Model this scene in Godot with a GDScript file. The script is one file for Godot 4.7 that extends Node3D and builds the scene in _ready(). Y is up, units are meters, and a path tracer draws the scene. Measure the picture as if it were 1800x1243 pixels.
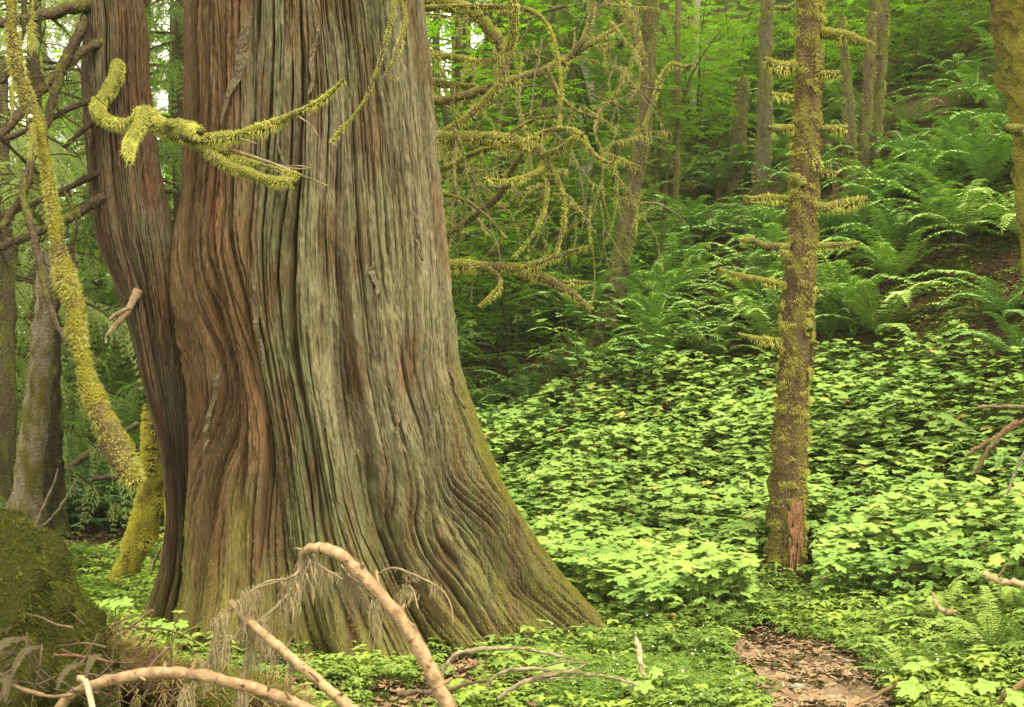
extends Node3D

const F := 2285.0
const PITCH := 0.0344
const EYE := Vector3(0, 1.6, 0)
var rng := RandomNumberGenerator.new()
var nz := FastNoiseLite.new()
var nf := FastNoiseLite.new()
var used := {}
var M := {}
var patch_poly := PackedVector2Array()
var path_poly := PackedVector2Array()
var cover_poly := PackedVector2Array()

# ------------------------------------------------------------------ mesh builder
class Geo:
	var v := PackedVector3Array()
	var n := PackedVector3Array()
	var c := PackedColorArray()
	var f := PackedInt32Array()
	var nz: FastNoiseLite
	func tri(a: Vector3, b: Vector3, d: Vector3, col: Color) -> void:
		var k := v.size()
		var m := (d - a).cross(b - a).normalized()
		v.push_back(a); v.push_back(b); v.push_back(d)
		n.push_back(m); n.push_back(m); n.push_back(m)
		c.push_back(col); c.push_back(col); c.push_back(col)
		f.push_back(k); f.push_back(k + 1); f.push_back(k + 2)
	func quad(a: Vector3, b: Vector3, d: Vector3, e: Vector3, col: Color) -> void:
		tri(a, b, d, col)
		tri(a, d, e, col)
	func blade(p: Vector3, dir: Vector3, w: float, col: Color) -> void:
		var s := dir.cross(Vector3(0.31, 0.2, 1.0)).normalized() * w * 0.5
		tri(p - s, p + s, p + dir, col)
	# a smooth tube; ca bark, cb moss, moss 0..1, bump relief as a share of the radius
	func tube(p: PackedVector3Array, r: PackedFloat32Array, sides: int, ca: Color, cb: Color, moss := 0.0, bump := 0.15, freq := 6.0) -> void:
		var k0 := v.size()
		var m := p.size()
		var t := (p[1] - p[0]).normalized()
		var u := t.cross(Vector3(0.13, 0.21, 1.0)).normalized()
		for i in m:
			if i < m - 1:
				t = (p[i + 1] - p[maxi(i - 1, 0)]).normalized()
			u = (u - t * u.dot(t)).normalized()
			var w := t.cross(u)
			for j in sides + 1:
				var a := TAU * j / sides
				var d := u * cos(a) + w * sin(a)
				var q := p[i] + d * r[i]
				var h := nz.get_noise_3d(q.x * freq, q.y * freq * 0.5, q.z * freq)
				v.push_back(q + d * (h * bump * r[i]))
				n.push_back(d)
				var mm := clampf((h * 1.6 + nz.get_noise_3d(q.x * 2.0 + 9.0, q.y * 1.3, q.z * 2.0) * 1.2 + d.y * 0.5 + moss * 3.0 - 1.2) * 1.2, 0.0, 1.0)
				c.push_back(ca.lerp(cb, mm) * (1.0 + 0.25 * nz.get_noise_3d(q.x * 21.0, q.y * 9.0, q.z * 21.0)))
		var s1 := sides + 1
		for i in m - 1:
			for j in sides:
				var a0 := k0 + i * s1 + j
				f.push_back(a0); f.push_back(a0 + s1); f.push_back(a0 + 1)
				f.push_back(a0 + 1); f.push_back(a0 + s1); f.push_back(a0 + s1 + 1)
		for e in [0, m - 1]:
			var kc := v.size()
			v.push_back(p[e]); n.push_back((p[e] - p[1 if e == 0 else m - 2]).normalized()); c.push_back(ca * 1.3)
			for j in sides:
				var a1: int = k0 + e * s1 + j
				if e == 0:
					f.push_back(kc); f.push_back(a1); f.push_back(a1 + 1)
				else:
					f.push_back(kc); f.push_back(a1 + 1); f.push_back(a1)
	# moss hair over a tube
	func fuzz(p: PackedVector3Array, r: PackedFloat32Array, per_m2: float, len: float, wid: float, hang: float, ca: Color, cb: Color, rng: RandomNumberGenerator, cover := 2.0) -> void:
		for i in p.size() - 1:
			var t := p[i + 1] - p[i]
			var l := t.length()
			var tn := t / maxf(l, 1e-5)
			var u := tn.cross(Vector3(0.13, 0.21, 1.0)).normalized()
			var w := tn.cross(u)
			var x := TAU * r[i] * l * per_m2
			var cnt := int(x) + (1 if rng.randf() < x - int(x) else 0)
			for k in cnt:
				var s := rng.randf()
				var a := rng.randf() * TAU
				var d := u * cos(a) + w * sin(a)
				var q := p[i] + t * s + d * lerpf(r[i], r[i + 1], s) * 0.97
				var h := nz.get_noise_3d(q.x * 3.0, q.y * 3.0, q.z * 3.0)
				if h + cover < rng.randf() - 0.5:
					continue
				var under := clampf(-d.y, 0.0, 1.0)
				var dir := (d * (1.0 - hang * 0.7) + Vector3(0, -hang * (0.4 + 1.2 * under), 0) + Vector3(rng.randf() - 0.5, rng.randf() - 0.5, rng.randf() - 0.5) * 0.7).normalized()
				var ln := len * (0.4 + rng.randf()) * (1.0 + hang * under * 1.6) * (1.0 + 0.7 * h)
				blade(q, dir * ln, wid * (0.6 + 0.8 * rng.randf()), ca.lerp(cb, clampf(rng.randf() * 0.7 + h * 0.8 + 0.15, 0.0, 1.0)))
	func mesh(origin := Vector3.ZERO) -> ArrayMesh:
		var q := v
		if origin != Vector3.ZERO:
			q = v.duplicate()
			for i in q.size():
				q[i] -= origin
		var a := []
		a.resize(Mesh.ARRAY_MAX)
		a[Mesh.ARRAY_VERTEX] = q
		a[Mesh.ARRAY_NORMAL] = n
		a[Mesh.ARRAY_COLOR] = c
		a[Mesh.ARRAY_INDEX] = f
		var m := ArrayMesh.new()
		m.add_surface_from_arrays(Mesh.PRIMITIVE_TRIANGLES, a)
		return m

func geo() -> Geo:
	var g := Geo.new()
	g.nz = nz
	return g

# ------------------------------------------------------------------ scene tree helpers
func numbered(called: String) -> String:
	if not used.has(called):
		used[called] = 0
		return called
	used[called] += 1
	return "%s_%03d" % [called, used[called]]

func tag(o: Node3D, label: String, category: String, group := "", kind := "") -> void:
	if label: o.set_meta("label", label)
	if category: o.set_meta("category", category)
	if group: o.set_meta("group", group)
	if kind: o.set_meta("kind", kind)

func thing(called: String, label: String, category: String, pos := Vector3.ZERO, group := "") -> Node3D:
	var o := Node3D.new()
	o.name = numbered(called)
	o.position = pos
	add_child(o)
	tag(o, label, category, group)
	return o

func part(parent: Node3D, called: String, m: Mesh, mat: Material) -> MeshInstance3D:
	var o := MeshInstance3D.new()
	o.name = called
	o.mesh = m
	o.material_override = mat
	parent.add_child(o, true)
	return o

func gpart(parent: Node3D, called: String, g: Geo, mat: Material) -> MeshInstance3D:
	var top := parent.position
	if parent.get_parent() != self:
		top = parent.get_parent().position
	return part(parent, called, g.mesh(top), mat)

func single(called: String, label: String, category: String, g: Geo, mat: Material, pos: Vector3, group := "") -> MeshInstance3D:
	var o := part(self, numbered(called), g.mesh(pos), mat)
	o.position = pos
	tag(o, label, category, group)
	return o

func many(parent: Node3D, called: String, m: Mesh, mat: Material, where: Array[Transform3D], cols: PackedColorArray) -> MultiMeshInstance3D:
	var mm := MultiMesh.new()
	mm.transform_format = MultiMesh.TRANSFORM_3D
	mm.use_colors = true
	mm.mesh = m
	mm.instance_count = where.size()
	for i in where.size():
		mm.set_instance_transform(i, where[i])
		mm.set_instance_color(i, cols[i])
	var o := MultiMeshInstance3D.new()
	o.name = called
	o.multimesh = mm
	o.material_override = mat
	o.set_meta("kind", "stuff")
	parent.add_child(o, true)
	return o

# ------------------------------------------------------------------ places
func ray(px: float, py: float) -> Vector3:
	var y := (621.5 - py) / F
	var zz := cos(PITCH) - y * sin(PITCH)
	return Vector3((px - 900.0) / F / zz, (y * cos(PITCH) + sin(PITCH)) / zz, -1.0)

func at(px: float, py: float, d: float) -> Vector3:
	return EYE + ray(px, py) * d

func softplus(x: float, k: float) -> float:
	return x if x > 8.0 * k else k * log(1.0 + exp(x / k))

func ground(x: float, z: float) -> float:
	var d := -z
	var u := (d - 12.0) + (x - 1.0) * (0.95 if x < 1.0 else 0.3)
	var h := 0.43 * softplus(u, 0.9) * lerpf(0.3, 1.0, smoothstep(-9.0, 1.5, x))
	h += 0.45 * softplus(x - 2.3 - 0.085 * (d - 7.0), 0.25) * smoothstep(3.0, 6.0, d)
	h += nz.get_noise_2d(x * 0.35, z * 0.35) * 0.14 * smoothstep(6.0, 14.0, d) + nz.get_noise_2d(x * 1.1 + 40.0, z * 1.1) * 0.045
	return h

func on(x: float, z: float, lift := 0.0) -> Vector3:
	return Vector3(x, ground(x, z) + lift, z)

func hit(px: float, py: float, lift := 0.0) -> Vector3:
	var r := ray(px, py)
	var d := 3.5
	while d < 75.0:
		var p := EYE + r * d
		if p.y < ground(p.x, p.z) + lift:
			return Vector3(p.x, ground(p.x, p.z), p.z)
		d += 0.06
	return EYE + r * 75.0

func seen_at(p: Vector3) -> Vector2:   # where a place on the ground lies in the photograph, to thin out what cannot be seen
	var q := p - EYE
	var z := -q.z * cos(PITCH) + q.y * sin(PITCH)
	var y := q.y * cos(PITCH) + q.z * sin(PITCH)
	return Vector2(900.0 + q.x / z * F, 621.5 - y / z * F)

func poly(list: Array, lift := 0.0) -> PackedVector2Array:
	var out := PackedVector2Array()
	for p in list:
		var g := hit(p[0], p[1], lift)
		out.push_back(Vector2(g.x, g.z))
	return out

func rv(a := 1.0) -> Vector3:
	return Vector3(rng.randf_range(-a, a), rng.randf_range(-a, a), rng.randf_range(-a, a))

# a list of [x, y, radius] in photograph pixels from depth d0 to d1 -> smooth points and radii in metres
func limb(list: Array, d0: float, d1: float, sub := 5, wob := 0.0) -> Array:
	var p := PackedVector3Array()
	var r := PackedFloat32Array()
	for i in list.size():
		var d := lerpf(d0, d1, float(i) / maxf(1.0, list.size() - 1))
		p.push_back(at(list[i][0], list[i][1], d))
		r.push_back(list[i][2] / F * d)
	return smooth_line(p, r, sub, wob)

func smooth_line(p: PackedVector3Array, r: PackedFloat32Array, sub := 5, wob := 0.0) -> Array:
	var op := PackedVector3Array()
	var orr := PackedFloat32Array()
	var m := p.size()
	for i in m - 1:
		for k in sub:
			var t := float(k) / sub
			var q := p[i].cubic_interpolate(p[i + 1], p[maxi(i - 1, 0)], p[mini(i + 2, m - 1)], t)
			if wob > 0.0 and not (i == 0 and k == 0):
				q += rv(wob * r[i])
			op.push_back(q)
			orr.push_back(lerpf(r[i], r[i + 1], t))
	op.push_back(p[m - 1])
	orr.push_back(r[m - 1])
	return [op, orr]

# ------------------------------------------------------------------ materials
func noise_tex(freq: float, lo: float, hi: float, seed_: int, oct := 4, size := 512) -> NoiseTexture2D:
	var t := NoiseTexture2D.new()
	var q := FastNoiseLite.new()
	q.seed = seed_
	q.frequency = freq
	q.fractal_octaves = oct
	t.noise = q
	t.width = size
	t.height = size
	t.seamless = true
	var g := Gradient.new()
	g.set_color(0, Color(lo, lo, lo))
	g.set_color(1, Color(hi, hi, hi))
	t.color_ramp = g
	return t

func mat(rough: float, back := Color(0, 0, 0), scale := Vector3.ZERO, relief := 0.0, spec := 0.35) -> StandardMaterial3D:
	var m := StandardMaterial3D.new()
	m.vertex_color_use_as_albedo = true
	m.roughness = rough
	m.metallic_specular = spec
	m.cull_mode = BaseMaterial3D.CULL_DISABLED
	if back != Color(0, 0, 0):
		m.backlight_enabled = true
		m.backlight = back
	if scale != Vector3.ZERO:
		m.uv1_triplanar = true
		m.uv1_scale = scale
		m.albedo_texture = M.tex_a
		if relief > 0.0:
			m.heightmap_enabled = true
			m.heightmap_texture = M.tex_b
			m.heightmap_scale = relief
	return m

func materials() -> void:
	M.tex_a = noise_tex(0.02, 0.72, 1.0, 3)
	M.tex_b = noise_tex(0.02, 0.0, 1.0, 8, 5)
	M.cedar = mat(0.92, Color(0, 0, 0), Vector3(5.5, 0.5, 5.5), 1.6, 0.2)
	M.bark = mat(0.95, Color(0, 0, 0), Vector3(5.0, 2.2, 5.0), 2.2, 0.15)
	M.wood = mat(0.75, Color(0, 0, 0), Vector3(3, 3, 3), 0.5, 0.3)
	M.soil = mat(0.97, Color(0, 0, 0), Vector3(1.4, 1.4, 1.4), 5.0, 0.1)
	M.moss = mat(0.95, Color(0.5, 0.55, 0.15), Vector3.ZERO, 0.0, 0.1)
	M.mossbed = mat(0.97, Color(0, 0, 0), Vector3(5, 5, 5), 2.5, 0.1)
	M.leaf = mat(0.65, Color(0.42, 0.5, 0.2), Vector3.ZERO, 0.0, 0.25)
	M.herb = mat(0.68, Color(0.52, 0.6, 0.24), Vector3.ZERO, 0.0, 0.22)
	M.fern = mat(0.6, Color(0.4, 0.55, 0.1), Vector3.ZERO, 0.0, 0.35)
	M.maple = mat(0.6, Color(0.95, 1.1, 0.40), Vector3.ZERO, 0.0, 0.3)
	M.needle = mat(0.7, Color(1.0, 1.1, 0.55), Vector3.ZERO, 0.0, 0.3)
	M.litter = mat(0.9, Color(0, 0, 0), Vector3.ZERO, 0.0, 0.2)
	M.lichen = mat(0.95, Color(0.35, 0.35, 0.25), Vector3.ZERO, 0.0, 0.1)

# ------------------------------------------------------------------ leaves
func palmate(lobes: Array, width: float, sag: float, steps := 40) -> ArrayMesh:
	var g := geo()
	var rim := PackedVector3Array()
	for i in steps + 1:
		var a := lerpf(-PI + 0.12, PI - 0.12, float(i) / steps)
		var r := 0.30
		var fold := 0.0
		for l in lobes:
			var dd := absf(a - l[0]) / width
			r = maxf(r, l[1] * (1.0 - 0.45 * smoothstep(0.0, 1.0, dd)) if dd < 1.0 else 0.0)
			fold = maxf(fold, 1.0 - dd)
		r *= 1.0 + (0.06 if i % 2 == 0 else -0.05)
		rim.push_back(Vector3(sin(a) * r, -sag * r * r + 0.10 * fold * r, cos(a) * r))
	for i in steps:   # two rings: ribs stand up, the cloth of the leaf sags between them
		var a := rim[i] * 0.52 + Vector3(0, 0.025 if i % 3 == 0 else -0.012, 0)
		var b := rim[i + 1] * 0.52 + Vector3(0, 0.025 if (i + 1) % 3 == 0 else -0.012, 0)
		var c := Color.WHITE * (1.03 if i % 3 == 0 else 0.98)
		g.tri(Vector3.ZERO, a, b, c)
		g.quad(a, rim[i], rim[i + 1], b, c * 0.98)
	return g.mesh()

func leaflet(g: Geo, p: Vector3, dir: Vector3, up: Vector3, len: float, wid: float, col: Color) -> void:
	var s := dir.cross(up).normalized() * wid * 0.5
	var nn := s.cross(dir).normalized()
	var m := p + dir * len * 0.42
	var t := p + dir * len - nn * len * 0.12
	g.tri(p, m + s + nn * wid * 0.12, t, col)
	g.tri(p, t, m - s + nn * wid * 0.12, col)

func herb_mesh(seed_: int, stems: int, tall: float, size: float, three := true) -> ArrayMesh:
	rng.seed = seed_
	var g := geo()
	for k in stems:
		var a := TAU * (k + rng.randf() * 0.7) / stems
		var b := Vector3(cos(a), 0, sin(a))
		var h := tall * rng.randf_range(0.5, 1.1)
		var top := b * tall * rng.randf_range(0.15, 0.65) + Vector3(0, h, 0)
		g.blade(Vector3.ZERO, top, 0.004, Color(0.75, 0.8, 0.6))
		var tone := rng.randf_range(0.8, 1.15)
		for j in (3 if three else 5):
			var q := a + (j - (1.0 if three else 2.0)) * (1.25 if three else 0.8)
			var dir := Vector3(cos(q), rng.randf_range(-0.25, 0.15), sin(q)).normalized()
			leaflet(g, top, dir, Vector3.UP, size * rng.randf_range(0.75, 1.2), size * 0.62, Color(tone, tone, tone))
	return g.mesh()

func wisp_mesh(seed_: int) -> ArrayMesh:   # a feathery tuft of fine fronds
	rng.seed = seed_
	var g := geo()
	for k in 9:
		var a := rng.randf() * TAU
		var b := Vector3(cos(a), 0, sin(a))
		var l := rng.randf_range(0.09, 0.2)
		var prev := Vector3.ZERO
		for j in 5:
			var t := (j + 1) / 5.0
			var q := b * l * t * 0.7 + Vector3(0, l * (1.25 * t - 0.75 * t * t), 0)
			var dir := (q - prev)
			g.blade(prev, dir * 1.1, 0.004, Color.WHITE)
			var s := dir.cross(Vector3.UP).normalized()
			var w := l * 0.26 * (1.15 - t)
			g.blade(q, (s + dir.normalized() * 0.5) * w, 0.006, Color.WHITE)
			g.blade(q, (-s + dir.normalized() * 0.5) * w, 0.006, Color.WHITE)
			prev = q
	return g.mesh()

func frond_mesh(seed_: int, rise: float, droop: float, pairs: int, wide: float, pinna: float) -> ArrayMesh:
	# unit length frond that leaves the crown along +z
	rng.seed = seed_
	var g := geo()
	var pts := PackedVector3Array()
	var side := rng.randf_range(-0.12, 0.12)
	var steps := pairs + 4
	var p := Vector3.ZERO
	for i in steps + 1:
		var t := float(i) / steps
		pts.push_back(p)
		var ang := rise - droop * t * t
		p += Vector3(side * t * 2.0, sin(ang), cos(ang)).normalized() / steps
	for i in steps:
		var w0 := 0.007 * (1.0 - float(i) / steps) + 0.0015
		var s := Vector3(w0, 0, 0)
		g.quad(pts[i] - s, pts[i] + s, pts[i + 1] + s, pts[i + 1] - s, Color(0.9, 0.85, 0.5))
	for i in range(4, steps):
		var t := float(i - 3) / pairs
		var dir := (pts[i + 1] - pts[i]).normalized()
		var sx := Vector3(1, 0, 0)
		var nn := dir.cross(sx)
		var ln := pinna * minf(1.0, 0.55 + t * 2.2) * pow(maxf(0.0, 1.0 - t), 0.55) + 0.006
		for sgn in [-1.0, 1.0]:
			var pd: Vector3 = (sx * sgn + dir * rng.randf_range(0.15, 0.4) - nn.abs() * 0.0 + Vector3(0, rng.randf_range(-0.3, 0.12), 0)).normalized()
			leaflet(g, pts[i], pd, Vector3.UP if absf(pd.y) < 0.9 else Vector3.FORWARD, ln * rng.randf_range(0.88, 1.1), wide / pairs * 1.05, Color.WHITE * rng.randf_range(0.88, 1.1))
	return g.mesh()

func spray_mesh(seed_: int, droop: float, wide: float) -> ArrayMesh:
	# a flat unit-length conifer spray along +z
	rng.seed = seed_
	var g := geo()
	var p := Vector3.ZERO
	for i in 11:
		var t := i / 11.0
		var q := p + Vector3(rng.randf_range(-0.02, 0.02), -droop * t * 0.18, 0.09)
		leaflet(g, p, (q - p).normalized(), Vector3.UP, 0.12, 0.035, Color.WHITE)
		for sgn in [-1.0, 1.0]:
			var l := 0.42 * (1.0 - t) * minf(1.0, 0.45 + 2.5 * t) + 0.06
			var d := Vector3(sgn, rng.randf_range(-0.25, 0.05) - droop * 0.4, rng.randf_range(0.5, 0.95)).normalized()
			var e := p + d * l
			leaflet(g, p, d, Vector3.UP, l, wide, Color.WHITE * rng.randf_range(0.85, 1.15))
			for s2 in [-1.0, 1.0]:
				var b := p.lerp(e, rng.randf_range(0.35, 0.6))
				var d2 := (d + Vector3(-d.z * s2, rng.randf_range(-0.3, 0.0), d.x * s2) * 0.8).normalized()
				leaflet(g, b, d2, Vector3.UP, l * 0.4, wide * 0.85, Color.WHITE * rng.randf_range(0.85, 1.15))
		p = q
	return g.mesh()

# ------------------------------------------------------------------ the two cedars
func prof(a: Array, y: float) -> Vector2:   # rows [height, left x, right x] from top to bottom -> centre and half width
	var m := a.size()
	var i := 0
	while i < m - 2 and y < a[i + 1][0]:
		i += 1
	var t := clampf((a[i][0] - y) / (a[i][0] - a[i + 1][0]), 0.0, 1.0)
	var i0 := maxi(i - 1, 0)
	var i3 := mini(i + 2, m - 1)
	var l := cubic_interpolate(a[i][1], a[i + 1][1], a[i0][1], a[i3][1], t)
	var r := cubic_interpolate(a[i][2], a[i + 1][2], a[i0][2], a[i3][2], t)
	return Vector2((l + r) * 0.5, (r - l) * 0.5)

func rows_of(px: Array, d: float) -> Array:
	var out := []
	for e in px:
		var l := at(e[1], e[0], d)
		out.push_back([l.y, l.x, at(e[2], e[0], d).x])
	return out

func bump1(x: float, c: float, w: float) -> float:
	var q := (x - c) / w
	return exp(-q * q)

var big := []
func cedar_form(th: float, y: float) -> float:   # lobes and hollows of the big trunk, metres out
	var deg := rad_to_deg(th)
	var fl := exp(-maxf(y, 0.0) / 0.42)
	var hi := exp(-maxf(y, 0.0) / 1.6)
	var o := 0.0
	o += bump1(deg, 91.0, 11.0) * (0.20 * fl + 0.03)
	o -= bump1(deg, 76.0, 5.0) * (0.26 * hi + 0.035)
	o -= bump1(deg, 104.0, 5.0) * (0.30 * exp(-maxf(y, 0.0) / 0.25) + 0.03)
	o += bump1(deg, 128.0, 15.0) * 0.16 * fl
	o -= bump1(deg, 109.0, 2.4) * 0.05
	o -= bump1(deg, 50.0, 1.6) * 0.05
	o -= bump1(deg, 65.0, 2.0) * 0.025
	o += bump1(deg, 57.0, 7.0) * 0.10 * hi
	o -= bump1(deg, 40.0, 5.0) * 0.14 * hi
	o += bump1(deg, 25.0, 9.0) * 0.12 * hi
	o -= bump1(deg, 148.0, 6.0) * 0.06
	o -= bump1(deg, 122.0, 3.0) * 0.03
	return o

func furrow(q: float, y: float, per_m: float, width: float, salt: float, stretch: float) -> Vector3:   # (fissure 0..1, bulge 0..1, strip offset)
	var ph := q * per_m + nz.get_noise_2d(q * per_m * 0.5 + salt, y * 0.05) * 0.45
	var fr := ph - floorf(ph)
	var line := floorf(ph + 0.5)
	var dist := minf(fr, 1.0 - fr) / per_m
	var run := nz.get_noise_2d(line * 3.7 + salt, y * stretch)
	var f := exp(-pow(dist / width, 2.0)) * smoothstep(-0.35, 0.35, run)
	var off := nz.get_noise_2d(floorf(ph) * 5.3 + salt, y * stretch * 0.8 + 9.0)
	return Vector3(f, 4.0 * fr * (1.0 - fr), off)

func bark_height(s: float, y: float, gain: float, wave := 0.0) -> Vector3:   # (relief in metres, depth of the fissures 0..1, strand noise)
	var q := s + nz.get_noise_2d(s * 1.2, y * 0.28) * 0.075 + nz.get_noise_2d(s * 4.0 + 7.0, y * 0.6) * 0.010 + nz.get_noise_2d(s * 14.0 + 3.0, y * 3.0) * 0.0028
	q += wave * (nz.get_noise_2d(s * 2.0 + 5.0, y * 1.2) * 0.034 + nz.get_noise_2d(s * 6.0 + 7.0, y * 2.6) * 0.009)
	var f0 := furrow(q, y, 3.6, 0.016, 11.0, 0.35)
	var f1 := furrow(q, y, 11.5, 0.0075, 57.0, 0.75)
	var f2 := furrow(q + 0.03, y, 25.0, 0.0055, 93.0, 1.3)
	var f3 := furrow(q, y, 47.0, 0.0042, 133.0, 2.4)
	var f4 := furrow(q + 0.011, y, 17.0, 0.0062, 171.0, 1.8)
	var c := nz.get_noise_2d(q * 75.0, y * 3.0)
	var e := nz.get_noise_2d(s * 38.0, y * 17.0 + 5.0)
	var st := nz.get_noise_2d(q * 2.6 + 20.0, y * 0.22)
	var h := st * 0.015 + f1.z * 0.008 + f2.z * 0.008 + f1.y * 0.003 + f2.y * 0.0015
	h -= f0.x * 0.052 + f1.x * 0.042 + f2.x * 0.024 + f3.x * 0.010
	h -= wave * (f4.x * 0.034 - f4.z * 0.014)
	h += c * 0.0045 + e * 0.0045 + 0.006 * maxf(0.0, nz.get_noise_2d(q * 24.0 + 300.0, y * 5.0))
	return Vector3(h * gain, clampf(wave * f4.x * 0.7 + f0.x + f1.x * 0.95 + f2.x * 0.75 + f3.x * 0.35, 0.0, 1.0), st + f1.z * 0.6 + f2.z * 0.5)

func big_point(th: float, y: float, out := 0.0) -> Vector3:
	var pr := prof(big, y)
	var fl := exp(-maxf(y, 0.0) / 0.5)
	var rr := 1.0 + (cedar_form(th, y) + out) / pr.y
	return Vector3(pr.x + cos(th) * pr.y * rr, y, -9.05 + sin(th) * (minf(pr.y, 0.95) + 0.18 * fl) * rr)

func trunk_grid(cols: PackedFloat32Array, ys: PackedFloat32Array, pos: Callable, colour: Callable) -> Geo:
	var g := geo()
	var w := cols.size()
	for y in ys:
		for th in cols:
			var r: Array = pos.call(th, y)
			g.v.push_back(r[0])
			g.c.push_back(colour.call(th, y, r[0], r[1]))
	g.n.resize(g.v.size())
	for i in ys.size():
		for j in w:
			var a := g.v[i * w + mini(j + 1, w - 1)] - g.v[i * w + maxi(j - 1, 0)]
			var b := g.v[mini(i + 1, ys.size() - 1) * w + j] - g.v[maxi(i - 1, 0) * w + j]
			g.n[i * w + j] = b.cross(a).normalized()
	for i in ys.size() - 1:
		for j in w - 1:
			var k := i * w + j
			g.f.push_back(k); g.f.push_back(k + 1); g.f.push_back(k + w)
			g.f.push_back(k + 1); g.f.push_back(k + w + 1); g.f.push_back(k + w)
	return g

func columns(fine: int, coarse: int) -> PackedFloat32Array:
	var o := PackedFloat32Array()
	for i in fine:
		o.push_back(deg_to_rad(lerpf(-16.0, 196.0, float(i) / fine)))
	for i in coarse + 1:
		o.push_back(deg_to_rad(lerpf(196.0, 344.0, float(i) / coarse)))
	return o

func steps_y(lo: float, mid: float, hi: float, fine: float, coarse: float) -> PackedFloat32Array:
	var o := PackedFloat32Array()
	var y := hi
	while y > mid:
		o.push_back(y)
		y -= coarse
	while y > lo:
		o.push_back(y)
		y -= fine
	return o

func big_relief(th: float, y: float) -> Vector3:
	var deg := rad_to_deg(th)
	# the strands of the left side sweep down to the right and then back to the left
	var sweep := 0.42 * bump1(y, 1.75, 0.62) * smoothstep(98.0, 120.0, deg) * smoothstep(185.0, 150.0, deg)
	var curl := 0.06 * exp(-pow((y - 0.75) / 0.5, 2.0)) * bump1(deg, 45.0, 22.0) * sin(y * 7.0 + deg * 0.08)
	var s := (th + sweep + curl) * 0.95
	var low := smoothstep(1.5, 0.6, y)
	return bark_height(s, y, 1.0 + 0.55 * low * bump1(deg, 50.0, 28.0), low * (0.25 + 0.75 * bump1(deg, 50.0, 30.0)))

func big_pos(th: float, y: float) -> Array:
	var b := big_relief(th, y)
	var deg := rad_to_deg(th)
	var seam := smoothstep(344.0, 300.0, deg) * smoothstep(-16.0, -6.0, deg) if deg > 300.0 or deg < 0.0 else 1.0
	return [big_point(th, y, b.x * seam), b]

func big_colour(th: float, y: float, p: Vector3, b: Vector3) -> Color:
	var deg := rad_to_deg(th)
	var n1 := nf.get_noise_3d(p.x * 1.1, y * 0.5, 3.0)
	var n2 := nz.get_noise_3d(p.x * 5.0, y * 1.1, 8.0)
	var tan_ := Color(0.203, 0.180, 0.114)
	var olive := Color(0.165, 0.168, 0.086)
	var brown := Color(0.150, 0.089, 0.046)
	var red := Color(0.185, 0.068, 0.034)
	var mossy := Color(0.160, 0.148, 0.034)
	var col := tan_.lerp(olive, clampf(0.35 + n1 * 1.1 + 0.5 * bump1(deg, 96.0, 12.0) + 0.7 * smoothstep(1.9, 0.5, y), 0.0, 1.0))
	col = col.lerp(brown, clampf(smoothstep(104.0, 118.0, deg + n1 * 14.0) * (0.85 - 0.4 * smoothstep(0.9, 0.2, y)), 0.0, 1.0))
	col = col.lerp(brown, 0.55 * smoothstep(0.1, 0.5, n2 + 0.12 * n1))
	col = col.lerp(red, clampf((nf.get_noise_3d(p.x * 3.0 + 30.0, y * 0.7, 1.0) - 0.18) * 2.2, 0.0, 1.0) * (0.34 if deg > 100.0 else 0.12))
	col = col.lerp(Color(0.066, 0.038, 0.022), b.y * 0.8)  # fissures: inner-bark brown, darkened further to put their shade into the colour
	var low := smoothstep(1.0, 0.1, y + n2 * 0.5 + n1 * 0.45) * 0.62
	var flank := smoothstep(34.0, 8.0, deg + n2 * 14.0) * smoothstep(2.1, 1.2, y + n1 * 0.4)
	col = col.lerp(mossy, clampf(maxf(low, flank) - b.y * 0.4, 0.0, 1.0))
	return col * (1.0 + 0.20 * b.z + 0.14 * nz.get_noise_3d(p.x * 40.0, y * 5.0, 2.0) + 0.16 * nz.get_noise_3d(p.x * 95.0, y * 6.0, 9.0))

var slim := []
func slim_pos(th: float, y: float) -> Array:
	var pr := prof(slim, y)
	var b := bark_height(th * 0.5 + y * 0.05 + 4.0, y, 0.5)
	var fl := exp(-maxf(y - 0.1, 0.0) / 0.35)
	var deg := rad_to_deg(th)
	var o := b.x - bump1(deg, 92.0, 9.0) * (0.03 + 0.10 * smoothstep(1.0, 0.2, y)) + bump1(deg, 130.0, 18.0) * 0.06 * fl
	var seam := smoothstep(344.0, 300.0, deg) * smoothstep(-16.0, -6.0, deg) if deg > 300.0 or deg < 0.0 else 1.0
	var rr := 1.0 + o * seam / pr.y
	return [Vector3(pr.x + cos(th) * pr.y * rr, y, -8.95 + sin(th) * (minf(pr.y, 0.30) * 0.95 + 0.05) * rr), b]

func slim_colour(th: float, y: float, p: Vector3, b: Vector3) -> Color:
	var n1 := nf.get_noise_3d(p.x * 3.0, y * 0.8, 5.0)
	var n2 := nz.get_noise_3d(p.x * 14.0, y * 1.4, 2.0)
	var col := Color(0.128, 0.088, 0.054).lerp(Color(0.142, 0.122, 0.078), clampf(0.3 + n1 * 1.3 + 0.5 * smoothstep(130.0, 175.0, rad_to_deg(th)), 0.0, 1.0))
	col = col.lerp(Color(0.19, 0.072, 0.036), clampf(n2 * 1.2 - 0.35, 0.0, 0.4))
	col = col.lerp(Color(0.070, 0.040, 0.022), b.y * 0.65)  # inner-bark brown plus painted shade along the fissures
	col = col.lerp(Color(0.150, 0.130, 0.035), smoothstep(0.7, 0.1, y + n1 * 0.4) * 0.7)
	return col * (1.0 + 0.18 * nz.get_noise_3d(p.x * 45.0, y * 8.0, 6.0))

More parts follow.
